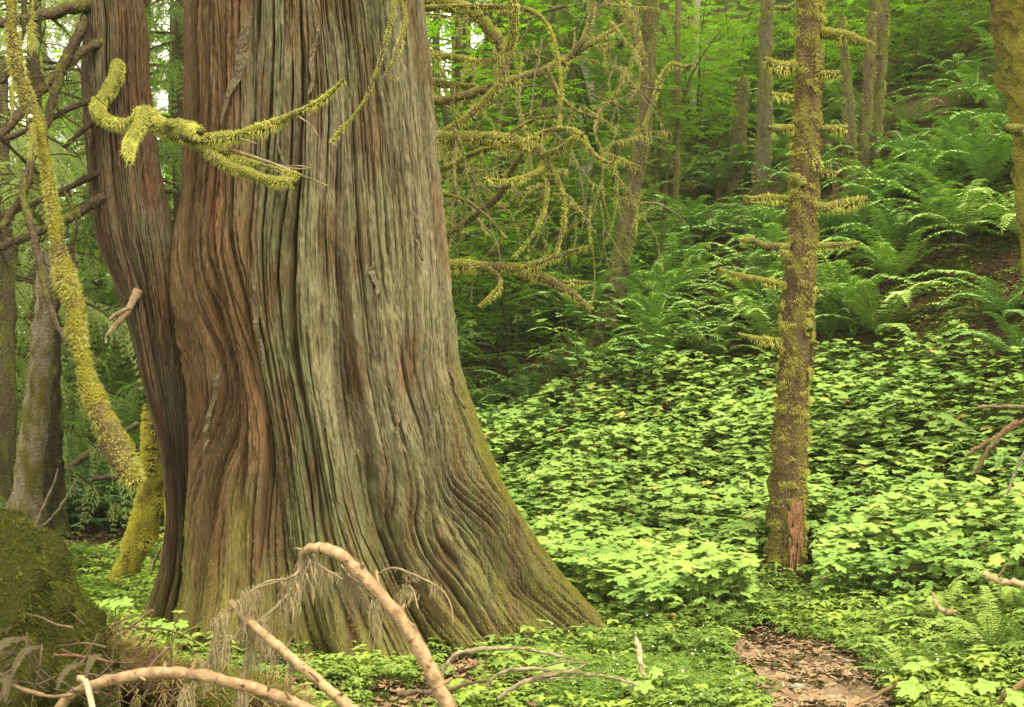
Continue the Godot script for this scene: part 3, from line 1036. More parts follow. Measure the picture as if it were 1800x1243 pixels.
func ferns() -> void:
	fern_setup()
	rng.seed = 51
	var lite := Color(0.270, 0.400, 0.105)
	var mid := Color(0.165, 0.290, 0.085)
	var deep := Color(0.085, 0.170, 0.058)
	for e in [
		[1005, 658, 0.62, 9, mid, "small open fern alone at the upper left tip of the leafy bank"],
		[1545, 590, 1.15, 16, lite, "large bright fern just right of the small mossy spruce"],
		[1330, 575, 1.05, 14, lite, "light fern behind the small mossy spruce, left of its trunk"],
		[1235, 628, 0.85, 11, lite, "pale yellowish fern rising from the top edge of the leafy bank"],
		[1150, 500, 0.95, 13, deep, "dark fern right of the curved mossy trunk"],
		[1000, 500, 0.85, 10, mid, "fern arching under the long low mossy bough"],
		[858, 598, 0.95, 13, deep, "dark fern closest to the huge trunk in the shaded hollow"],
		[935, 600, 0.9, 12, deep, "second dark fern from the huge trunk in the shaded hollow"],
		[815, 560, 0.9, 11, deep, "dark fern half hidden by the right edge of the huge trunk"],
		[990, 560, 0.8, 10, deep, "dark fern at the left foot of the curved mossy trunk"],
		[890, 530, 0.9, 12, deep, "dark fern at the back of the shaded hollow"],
		[1490, 425, 1.05, 13, mid, "fern at the foot of the twin mossy poles"],
		[1600, 430, 1.1, 14, mid, "fern below the dark thicket, left of the brown soil bank"],
		[1690, 415, 1.25, 16, lite, "big bright fern on top of the brown soil bank"],
		[1800, 425, 1.2, 14, lite, "bright fern under the thick mossy trunk at the right edge"],
		[1340, 420, 1.05, 13, mid, "fern in front of the broken mossy snags"],
		[1235, 425, 1.0, 12, mid, "fern right of the thin brown pole"],
		[1420, 345, 1.1, 13, mid, "fern behind the small mossy spruce at half height"],
		[1640, 320, 1.2, 14, mid, "fern high on the slope left of the thick mossy trunk"],
		[1730, 310, 1.1, 12, mid, "fern beside the thick mossy trunk high on the slope"],
		[1270, 345, 1.0, 12, mid, "fern at the foot of the short broken brown pole"],
		[1795, 640, 0.75, 12, mid, "drooping fern hanging over the dark roots at the right edge"],
		[1770, 560, 0.8, 11, mid, "fern on the bank above the dark roots"],
		[1760, 830, 0.55, 9, mid, "small fern under the reddish sticks at the right edge"],
		[20, 850, 1.1, 13, lite, "bright fern behind the left edge pole"],
		[130, 800, 1.0, 12, lite, "fern right of the dark stump on the left"],
		[225, 770, 1.0, 11, mid, "fern behind the bright mossy stump"],
		[175, 740, 1.0, 12, mid, "fern far back between the left trunks"]]:
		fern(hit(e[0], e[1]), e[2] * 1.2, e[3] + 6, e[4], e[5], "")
	# lady ferns by the path
	for e in [[1745, 1150, 0.62, 9, "pale fern low at the right edge above the broad leaf"], [1650, 1105, 0.55, 8, "yellow green fern right of the path beyond the broad leaf"], [1790, 1090, 0.55, 9, "fern below the pale bent branch at the right edge"], [1600, 1200, 0.42, 8, "small fern beside the path in the corner"], [1580, 1120, 0.45, 7, "low fern at the right end of the path"], [640, 1200, 0.34, 8, "small fern between the two peeled branches"], [970, 1215, 0.26, 7, "tiny fern below the grey twigs"]]:
		fern(hit(e[0], e[1]), e[2], e[3], Color(0.21, 0.31, 0.065), e[4], "", "lady_fern")
	# ferns all over the slope behind, each told apart by the landmark it grows nearest to
	rng.seed = 52
	var marks := [["the twin mossy poles", 1503, 200], ["the mossy snags", 1320, 250], ["the slim whitish trunk", 1225, 60], ["the curved mossy maple", 1110, 330], ["the thin brown pole", 1190, 220], ["the small spruce", 1410, 330], ["the thick corner trunk", 1800, 260], ["the dark thicket conifers", 1650, 150], ["the mossy tangle", 930, 380], ["the huge trunk's right edge", 790, 480], ["the yellow mossy stump", 260, 780], ["the pale leaning snag", 70, 700], ["the left edge pole", 12, 700], ["the soil bank", 1720, 400]]
	var counts := {}
	var ranks := ["nearest", "second", "third", "fourth", "fifth", "sixth", "seventh", "eighth", "ninth", "tenth", "eleventh", "twelfth", "thirteenth", "fourteenth", "fifteenth", "sixteenth", "seventeenth", "eighteenth", "nineteenth", "twentieth"]
	var spots := []
	while spots.size() < 195:
		var d := 15.5 + 18.0 * pow(rng.randf(), 1.35)
		var x := rng.randf_range(-0.46, 0.50) * d
		var p := on(x, -d)
		var sp := seen_at(p)
		if sp.y < -20.0 or (sp.x > 320.0 and sp.x < 760.0) or sp.x < -60.0:
			continue
		if sp.x > 750.0 and sp.x < 1150.0 and rng.randf() < 0.4:
			continue
		if Geometry2D.is_point_in_polygon(Vector2(x, -d), patch_poly) or (sp.x > 1000.0 and sp.y > 640.0):
			continue
		var best := 0
		var gap := 1e9
		for k in marks.size():
			var q := sp.distance_to(Vector2(marks[k][1], marks[k][2]))
			if q < gap:
				gap = q
				best = k
		spots.push_back([gap, best, p, sp])
	spots.sort_custom(func(a, b): return a[0] < b[0])
	for e in spots:
		var m: Array = marks[e[1]]
		var side: String = "left of" if e[3].x < m[1] - 45 else ("right of" if e[3].x > m[1] + 45 else ("above" if e[3].y < m[2] else "below"))
		var key: String = side + m[0]
		var k: int = counts.get(key, 0)
		counts[key] = k + 1
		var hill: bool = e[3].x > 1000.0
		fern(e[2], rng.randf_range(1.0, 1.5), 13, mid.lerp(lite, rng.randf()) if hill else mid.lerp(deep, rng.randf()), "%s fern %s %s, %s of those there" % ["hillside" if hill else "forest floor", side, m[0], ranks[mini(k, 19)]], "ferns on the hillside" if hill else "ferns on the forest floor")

# ------------------------------------------------------------------ trees
func pole(called: String, label: String, list: Array, d: float, bark: Color, mossc: Color, moss: float, hair: float, group := "", sink := 0.25, d1 := 0.0) -> Node3D:
	var l := limb(list, d, d1 if d1 > 0.0 else d, 8, 0.05)
	var p: PackedVector3Array = l[0]
	var r: PackedFloat32Array = l[1]
	var base := p[0]
	p.insert(0, base + Vector3(0, -sink, 0))
	r.insert(0, r[0] * 1.3)
	var t := thing(called, label, "tree", Vector3(base.x, base.y, base.z), group)
	var g := geo()
	g.tube(p, r, 26, bark, mossc * 0.8, moss, 0.34, 9.0)
	gpart(t, "trunk", g, M.bark)
	if hair > 0.0:
		var h := geo()
		h.fuzz(p, r, hair * 2.2, 0.0016 * d, 0.00065 * d, 0.45, mossc * 0.55, mossc * 1.15, rng, -0.6 + moss * 2.0)
		gpart(t, "moss", h, M.moss).set_meta("kind", "stuff")
	return t

func spruce() -> void:
	rng.seed = 61
	var b := hit(1380, 1015)
	var d := -b.z
	var red := Color(0.150, 0.105, 0.062)
	var mo := Color(0.235, 0.220, 0.050)
	var t := pole("small_spruce", "slender mossy spruce with short stub branches standing in the leafy bank", [[1380, 1015, 35], [1383, 950, 32], [1387, 850, 30], [1394, 700, 27], [1403, 550, 26], [1410, 400, 25], [1417, 250, 23.5], [1421, 120, 23], [1425, 0, 22], [1436, -300, 20], [1450, -700, 14]], d, red, mo, 0.36, 2200.0)
	for e in [
		[[1398, 116, 10], [1375, 120, 11], [1355, 112, 9], [1344, 104, 4]], [[1394, 170, 4], [1375, 168, 4], [1356, 166, 3]], [[1394, 226, 7], [1372, 226, 7], [1350, 224, 4]],
		[[1388, 350, 5], [1350, 346, 5], [1328, 350, 5], [1308, 345, 2]], [[1386, 436, 7], [1345, 432, 7], [1318, 422, 6], [1300, 423, 3]], [[1382, 503, 6], [1350, 495, 6], [1305, 486, 6], [1264, 474, 3]], [[1376, 601, 6], [1345, 598, 6], [1320, 594, 5], [1297, 587, 3]],
		[[1442, 55, 9], [1480, 62, 10], [1505, 70, 9], [1536, 78, 2.5]], [[1442, 130, 5], [1460, 130, 6], [1478, 128, 4]], [[1438, 225, 6], [1465, 228, 7], [1490, 224, 4]], [[1436, 302, 5], [1452, 303, 6], [1468, 305, 4]],
		[[1432, 368, 7], [1470, 362, 8], [1505, 354, 8], [1526, 350, 5]], [[1428, 433, 5], [1465, 432, 6], [1490, 430, 5], [1512, 426, 2]], [[1422, 512, 5], [1440, 512, 4]], [[1420, 600, 5], [1440, 604, 3]],
		[[1422, 290, 8], [1432, 282, 10], [1440, 296, 6]], [[1396, 320, 8], [1404, 314, 10], [1412, 326, 6]], [[1400, 455, 8], [1420, 462, 8]], [[1400, 580, 9], [1415, 565, 9], [1424, 580, 7]]]:
		mossy_branch(t, "stub_branch", [e], d - 0.05, d - 0.12, 0.9)
	# cushions of moss
	var mc := geo()
	for i in 110:
		var py := rng.randf_range(0, 1000)
		var cx := lerpf(1425.0, 1380.0, clampf(py / 1015.0, 0.0, 1.0))
		var rad := lerpf(22.0, 33.0, py / 1015.0) / F * d
		var a := rng.randf_range(0.0, PI)
		var o := Vector3(cos(a), 0, sin(a))
		var c := at(cx, py, d) + o * rad * 0.98
		var big_ := rng.randf_range(0.3, 1.0)
		for k in int(90 * big_):
			var q := c + o.cross(Vector3.UP) * rng.randfn(0.0, 0.035) * big_ + Vector3(0, rng.randfn(0.0, 0.022) * big_, 0) + o * rng.randf() * 0.018 * big_
			mc.blade(q, (o * 0.7 + Vector3(0, -0.7, 0) + rv(0.6)).normalized() * rng.randf_range(0.012, 0.034), 0.006, Color(0.15, 0.155, 0.035).lerp(Color(0.34, 0.33, 0.075), rng.randf()))
	gpart(t, "moss_cushions", mc, M.moss).set_meta("kind", "stuff")
	# torn bark low on the trunk
	var g := geo()
	for i in 40:
		var y := rng.randf_range(868, 975)
		var x := 1398 + rng.randf_range(-16, 16) * (1.0 - absf(y - 920.0) / 75.0)
		var p := at(x, y, d - 0.215 + rng.randf_range(0.0, 0.03) + absf(x - 1390.0) * 0.0012)
		var q := at(x + rng.randf_range(-4, 4), y + rng.randf_range(14, 44), d - 0.222 + absf(x - 1390.0) * 0.0012)
		var s := Vector3(rng.randf_range(0.008, 0.02), 0, 0.0)
		g.tri(p - s, p + s, q, Color(0.28, 0.155, 0.075).lerp(Color(0.18, 0.09, 0.05), rng.randf()))
	gpart(t, "torn_bark", g, M.wood).set_meta("kind", "stuff")

func poles() -> void:
	rng.seed = 62
	var gm := Color(0.165, 0.175, 0.05)
	var om := Color(0.19, 0.18, 0.05)
	var br := Color(0.125, 0.098, 0.062)
	var gy := Color(0.34, 0.32, 0.26)
	var b := hit(1060, 582)
	var t := pole("mossy_maple", "curved mossy maple trunk rising right of the shaded hollow", [[1058, 585, 26], [1072, 530, 20], [1088, 470, 17], [1104, 380, 14], [1122, 280, 13], [1136, 190, 12], [1141, 90, 12], [1143, 0, 14], [1146, -200, 12]], -b.z, br, gm, 0.52, 1500.0)
	mossy_branch(t, "fork", [[[1136, 190, 9], [1132, 110, 9], [1115, 55, 9], [1098, 5, 9], [1080, -50, 8]], [[1120, 300, 5], [1095, 282, 4], [1060, 270, 3]], [[1130, 230, 4], [1170, 122, 4], [1205, 118, 4], [1222, 112, 2]]], -b.z, -b.z - 0.2, 0.6)
	pole("thin_pole", "thin straight brown pole tree between curved maple and slope", [[1187, 385, 6], [1190, 250, 5], [1191, 100, 5], [1192, -100, 5]], -hit(1187, 385).z, br * 1.2, om, 0.28, 200.0)
	pole("pale_tree", "pale lichen spotted trunk in the middle background", [[1030, 400, 15], [1031, 250, 13], [1033, 100, 12], [1036, -100, 11]], 23.5, gy, om, 0.22, 0.0, "", 3.0)
	pole("pale_tree", "slim whitish trunk far up the slope near the top edge", [[1221, 118, 6.5], [1224, 50, 6], [1228, -100, 6]], 31.0, Color(0.40, 0.36, 0.29), om, 0.1, 0.0, "", 3.0)
	pole("mottled_tree", "grey mottled trunk before the bright gap right of the huge cedar", [[808, 330, 13], [810, 200, 12], [815, 90, 12], [820, -100, 11]], 21.0, Color(0.13, 0.12, 0.095), om, 0.25, 0.0, "", 3.0)
	pole("dark_tree", "dim brown trunk behind the tangle of mossy branches", [[884, 420, 11], [886, 250, 10], [888, 100, 9], [890, -100, 9]], 22.0, br, gm, 0.3, 0.0, "", 3.0)
	pole("broken_snag", "short mossy snag with jagged brown top", [[1288, 345, 15], [1294, 270, 13], [1302, 200, 12], [1306, 150, 10], [1308, 136, 4]], -hit(1288, 345).z, br, gm, 0.5, 900.0)
	var sn := pole("broken_snag", "taller mossy snag with grey scars left of the spruce", [[1337, 335, 15], [1341, 250, 13], [1343, 170, 12], [1346, 90, 11], [1349, 0, 10], [1350, -80, 8]], -hit(1337, 335).z, Color(0.14, 0.12, 0.09), gm, 0.45, 900.0)
	mossy_branch(sn, "bent_branch", [[[1346, 20, 5], [1362, 14, 4], [1385, 14, 4], [1402, 2, 3]]], -hit(1337, 335).z, -hit(1337, 335).z, 0.3)
	pole("mossy_pole", "left one of the twin mossy poles behind the spruce", [[1492, 340, 12], [1494, 240, 10], [1490, 160, 8], [1484, 90, 7], [1478, 30, 5]], -hit(1492, 340).z, br, gm, 0.55, 900.0)
	pole("mossy_pole", "right one of the twin mossy poles behind the spruce", [[1512, 330, 11], [1520, 230, 10], [1528, 130, 9], [1530, 70, 8], [1532, 20, 6]], -hit(1512, 330).z, br, gm, 0.5, 900.0)
	pole("mossy_tree", "dark topped mossy trunk cut by the top edge right of the spruce", [[1530, 300, 15], [1538, 180, 15], [1543, 80, 16], [1546, 0, 16], [1548, -150, 15]], -hit(1530, 300).z, br, gm, 0.45, 700.0)
	pole("broken_snag", "small reddish broken pole left of the mossy snags", [[1262, 360, 6], [1264, 310, 5], [1266, 282, 3]], -hit(1262, 360).z, Color(0.16, 0.075, 0.045), gm, 0.05, 0.0)
	pole("broken_snag", "small reddish stub between spruce and twin poles", [[1468, 345, 8], [1472, 290, 6], [1474, 255, 4]], -hit(1468, 345).z, Color(0.14, 0.07, 0.042), gm, 0.1, 0.0)
	var bt := pole("big_mossy_trunk", "thick yellow mossy trunk leaning in at the upper right corner", [[1885, 760, 60], [1865, 560, 52], [1848, 400, 50], [1836, 230, 50], [1816, 60, 60], [1798, -80, 62], [1770, -400, 58]], 11.0, Color(0.17, 0.12, 0.06), Color(0.33, 0.30, 0.06), 0.62, 4500.0)
	mossy_branch(bt, "moss_collar", [[[1768, 224, 7], [1790, 228, 10], [1815, 232, 9], [1860, 232, 9]]], 10.75, 10.72, 0.8)
	# left side
	pole("edge_pole", "dull brown trunk at the left edge of the picture", [[8, 905, 17], [12, 760, 14], [14, 600, 13], [12, 450, 13], [6, 300, 12], [0, 100, 11]], 14.0, Color(0.10, 0.08, 0.05), gm, 0.3, 200.0)
	pole("pale_snag", "pale grey mossy trunk leaning right behind the mossy mound", [[40, 925, 34], [50, 850, 24], [62, 740, 21], [72, 620, 19], [82, 500, 16], [88, 440, 14]], 12.6, Color(0.25, 0.215, 0.16), Color(0.17, 0.15, 0.04), 0.38, 500.0)
	pole("dark_stump", "dark brown trunk close behind the pale leaning one", [[88, 895, 24], [90, 800, 18], [90, 700, 16], [90, 600, 15], [88, 480, 14]], 13.6, Color(0.045, 0.035, 0.024), gm, 0.1, 0.0)
	pole("dark_stump", "dim trunk between the left edge and the pale leaning one", [[22, 740, 9], [22, 640, 8], [22, 520, 8], [22, 350, 8]], 19.0, Color(0.05, 0.04, 0.026), gm, 0.1, 0.0)
	var ym := Color(0.46, 0.41, 0.065)
	pole("mossy_stump", "bright yellow mossy broken stump curving down beside the leaning cedar", [[190, 1066, 20], [208, 1034, 20], [229, 985, 21], [250, 930, 24], [266, 860, 22], [270, 790, 20], [268, 735, 17], [264, 714, 10]], 10.6, Color(0.13, 0.09, 0.04), ym, 0.72, 4200.0, "", 0.5)
	pole("split_stump", "narrow splintered orange stump half hidden by the leaning cedar", [[292, 985, 10], [296, 940, 8], [296, 880, 6], [295, 842, 3]], 9.7, Color(0.34, 0.20, 0.08), ym, 0.2, 300.0)

func tangle() -> void:
	# the mossy tree behind the huge cedar, whose limbs reach out to the right
	rng.seed = 63
	var t := thing("mossy_tree", "moss draped tree hidden behind the huge cedar, its limbs reaching right", "tree", on(-1.0, -11.6))
	var g := geo()
	var p := PackedVector3Array([on(-1.0, -11.6, -0.2), on(-1.0, -11.6, 1.5), on(-0.95, -11.6, 3.5), on(-0.9, -11.5, 6.0), on(-0.85, -11.4, 9.0)])
	var l := smooth_line(p, PackedFloat32Array([0.22, 0.17, 0.15, 0.12, 0.08]), 8)
	g.tube(l[0], l[1], 16, Color(0.085, 0.062, 0.036), Color(0.115, 0.125, 0.028), 0.5, 0.2)
	gpart(t, "trunk", g, M.bark)
	for e in [
		[[[[690, 232, 14], [760, 242, 12], [840, 243, 12], [900, 247, 11], [945, 264, 10], [958, 280, 9], [950, 300, 7], [928, 310, 5], [890, 318, 3], [850, 314, 2]], [[952, 276, 7], [985, 262, 6], [1018, 240, 6], [1035, 260, 5], [1055, 280, 4], [1076, 287, 2]], [[958, 285, 6], [975, 305, 5], [985, 330, 5], [992, 348, 4], [990, 400, 3], [975, 450, 2]], [[935, 305, 5], [955, 312, 4], [962, 335, 4], [955, 375, 3], [938, 410, 2], [903, 452, 1.5]], [[920, 252, 4], [960, 232, 4], [1000, 226, 4], [1024, 238, 4]]], 11.4, 10.6, 1.0],
		[[[[700, 470, 12], [785, 466, 10], [850, 469, 9], [915, 473, 9], [965, 492, 8], [1010, 520, 6], [1040, 545, 4]], [[915, 473, 6], [965, 457, 5], [1010, 440, 4], [1034, 434, 2]], [[860, 470, 4], [880, 500, 4], [842, 540, 4]], [[960, 492, 4], [1000, 497, 4], [1040, 497, 2]]], 11.4, 11.0, 0.9],
		[[[[700, 185, 9], [760, 178, 8], [800, 172, 8], [850, 158, 8], [900, 142, 8], [960, 122, 7], [1000, 100, 6], [1050, 70, 5], [1098, 42, 3]], [[990, 112, 6], [1030, 60, 5], [1042, 0, 5], [1046, -60, 4]]], 11.6, 12.0, 0.5],
		[[[[690, 105, 7], [760, 98, 6], [800, 101, 6], [835, 108, 5], [870, 104, 5], [895, 85, 6], [903, 50, 8], [902, 0, 9], [900, -50, 9]]], 11.3, 10.7, 1.0],
		[[[[690, -25, 12], [760, 2, 12], [812, 14, 12], [850, 38, 12], [872, 65, 11], [884, 95, 10], [884, 130, 9], [870, 158, 8], [842, 188, 7], [805, 218, 6], [760, 238, 5], [700, 250, 5]]], 11.8, 11.4, 0.55],
		[[[[700, 310, 7], [770, 300, 6], [805, 284, 6], [850, 262, 5], [895, 235, 4], [940, 210, 4], [985, 204, 3]]], 11.8, 12.2, 0.6],
		[[[[700, 280, 5], [780, 296, 5], [820, 275, 5], [872, 258, 4]]], 11.6, 11.4, 0.6],
		[[[[700, 480, 7], [790, 412, 6], [840, 375, 6], [880, 340, 6], [905, 290, 5], [935, 250, 4], [955, 225, 3]]], 11.9, 11.2, 0.3],
		[[[[700, 20, 6], [790, 12, 5], [850, 12, 5], [930, 18, 5], [965, 50, 3], [978, 90, 3], [985, 140, 4], [984, 190, 4], [985, 225, 2]]], 11.2, 10.6, 0.7],
		[[[[700, 330, 4], [780, 340, 4], [830, 360, 3.5], [870, 395, 3], [890, 420, 2]]], 11.0, 10.8, 0.2],
		[[[[700, 155, 9], [760, 145, 8], [800, 150, 6], [840, 152, 4]]], 12.0, 12.0, 0.6],
		[[[[960, 120, 4], [985, 170, 4], [1015, 195, 3], [1040, 205, 3], [1052, 208, 1.5]]], 11.4, 11.2, 0.15]]:
		mossy_branch(t, "mossy_limb", e[0], e[1], e[2], e[3] * 0.85)
	# strands and dead twigs hanging in the tangle
	var tw := geo()
	var mh := geo()
	for i in 170:
		var a := at(rng.randf_range(750, 1130), pow(rng.randf(), 0.8) * 440.0 - 20.0, rng.randf_range(10.8, 14.5))
		var dir := Vector3(rng.randf_range(-1, 1), rng.randf_range(-1.0, 0.5), rng.randf_range(-0.6, 0.6)).normalized()
		if i % 3 == 0:
			dir = Vector3(rng.randf_range(-0.15, 0.15), -1, 0)
		var n := 4
		var q := PackedVector3Array([a])
		var r := PackedFloat32Array([rng.randf_range(0.004, 0.016)])
		var len := rng.randf_range(0.25, 1.0)
		for k in n:
			dir = (dir + rv(0.35) + Vector3(0, -0.12, 0)).normalized()
			q.push_back(q[k] + dir * len / n)
			r.push_back(r[k] * 0.75)
		var s := smooth_line(q, r, 4)
		var mossy := rng.randf()
		tw.tube(s[0], s[1], 5, Color(0.12, 0.10, 0.06).lerp(Color(0.30, 0.25, 0.17), 0.7 * rng.randf()), Color(0.20, 0.205, 0.06), 0.55 * mossy, 0.2)
		if mossy > 0.35:
			mh.fuzz(s[0], s[1], 6500.0, 0.022, 0.006, 0.85, Color(0.19, 0.20, 0.05), Color(0.28, 0.27, 0.08), rng)
	gpart(t, "twigs", tw, M.bark).set_meta("kind", "stuff")
	gpart(t, "twig_moss", mh, M.moss).set_meta("kind", "stuff")

var sprays := []
func conifer(called: String, label: String, p: Vector3, tall: float, bottom: float, reach: float, col: Color, tr: float, group := "", dens := 1.0) -> Node3D:
	var t := thing(called, label, "tree", p, group)
	var g := geo()
	var l := smooth_line(PackedVector3Array([p + Vector3(0, -0.3, 0), p + Vector3(0.05, tall * 0.3, 0), p + Vector3(-0.05, tall * 0.65, 0), p + Vector3(0, tall, 0)]), PackedFloat32Array([tr * 1.3, tr, tr * 0.7, 0.03]), 8)
	g.tube(l[0], l[1], 10, Color(0.08, 0.06, 0.04), Color(0.09, 0.10, 0.03), 0.3, 0.15)
	gpart(t, "trunk", g, M.bark)
	var lg := geo()
	var wh: Array[Transform3D] = []
	var cs := PackedColorArray()
	var y := bottom
	while y < tall - 0.4:
		var sh := clampf(1.15 - 0.9 * (y - bottom) / (tall - bottom), 0.15, 1.0)
		for k in 4:
			var a := rng.randf() * TAU
			var ln := reach * sh * rng.randf_range(0.65, 1.1)
			var out := Vector3(cos(a), 0, sin(a))
			var b := Vector3(0, y + rng.randf_range(-0.2, 0.2), 0)
			var q := PackedVector3Array()
			for s in 5:
				var u := s / 4.0
				q.push_back(p + b + out * ln * u + Vector3(0, ln * (0.12 * u - 0.42 * u * u), 0))
			lg.tube(q, PackedFloat32Array([0.03, 0.024, 0.018, 0.012, 0.006]), 4, Color(0.07, 0.055, 0.035), Color(0.09, 0.10, 0.03), 0.3, 0.1)
			var m := int(ln * 7.0 * dens) + 2
			for s in m:
				var u := 0.18 + 0.85 * (s + rng.randf()) / m
				var c := b + out * ln * u + Vector3(0, ln * (0.12 * u - 0.42 * u * u), 0)
				var ang := a + (1.0 if s % 2 else -1.0) * rng.randf_range(0.3, 1.2)
				var bs := Basis(Vector3.UP, -ang + PI / 2) * Basis(Vector3.RIGHT, rng.randf_range(0.15, 0.75)) * Basis(Vector3.BACK, rng.randf_range(-0.5, 0.5)) * rng.randf_range(0.30, 0.56)
				wh.push_back(Transform3D(bs, c))
				cs.push_back(col * rng.randf_range(0.75, 1.3))
		y += rng.randf_range(0.34, 0.62)
	gpart(t, "limbs", lg, M.bark).set_meta("kind", "stuff")
	many(t, "foliage", sprays[rng.randi() % sprays.size()], M.needle, wh, cs)
	return t

func maple(called: String, label: String, p: Vector3, tall: float, spread: float, count: int, size: float, col: Color, m: Material, low := 0.45, leaf: Mesh = null) -> void:
	var t := thing(called, label, "tree" if tall > 2.5 else "shrub", p)
	var g := geo()
	var wh: Array[Transform3D] = []
	var cs := PackedColorArray()
	for k in 5:
		var a := rng.randf() * TAU
		var tip := Vector3(cos(a) * spread * rng.randf_range(0.4, 1.0), tall * rng.randf_range(0.75, 1.0), sin(a) * spread * 0.7)
		var q := smooth_line(PackedVector3Array([p, p + tip * Vector3(0.2, 0.35, 0.2), p + tip * Vector3(0.5, 0.75, 0.5), p + tip]), PackedFloat32Array([0.008 * tall + 0.004, 0.006 * tall + 0.003, 0.005 * tall, 0.004]), 5)
		g.tube(q[0], q[1], 6, Color(0.09, 0.09, 0.04), Color(0.11, 0.12, 0.03), 0.3, 0.1)
		for j in count / 5:
			var u := rng.randf_range(low, 1.0)
			var c := tip * Vector3(u * u, u, u * u) + Vector3(rng.randf_range(-1, 1) * spread * 0.5, (int(rng.randf() * 4.0) - 1.5) * tall * 0.09 + rng.randf_range(-0.04, 0.04), rng.randf_range(-1, 1) * spread * 0.5)
			var up := (Vector3.UP + rv(0.28)).normalized()
			var yaw := rng.randf() * TAU
			var zz := Vector3(cos(yaw), 0, sin(yaw))
			zz = (zz - up * zz.dot(up)).normalized()
			wh.push_back(Transform3D(Basis(up.cross(zz), up, zz) * size * rng.randf_range(0.7, 1.2), c))
			cs.push_back(col * rng.randf_range(0.8, 1.25))
	gpart(t, "stems", g, M.bark)
	many(t, "leaves", leaf if leaf else palmate([[0.0, 1.0], [0.8, 0.95], [-0.8, 0.95], [1.6, 0.75], [-1.6, 0.75], [2.3, 0.5], [-2.3, 0.5]], 0.42, 0.15, 36), m, wh, cs)

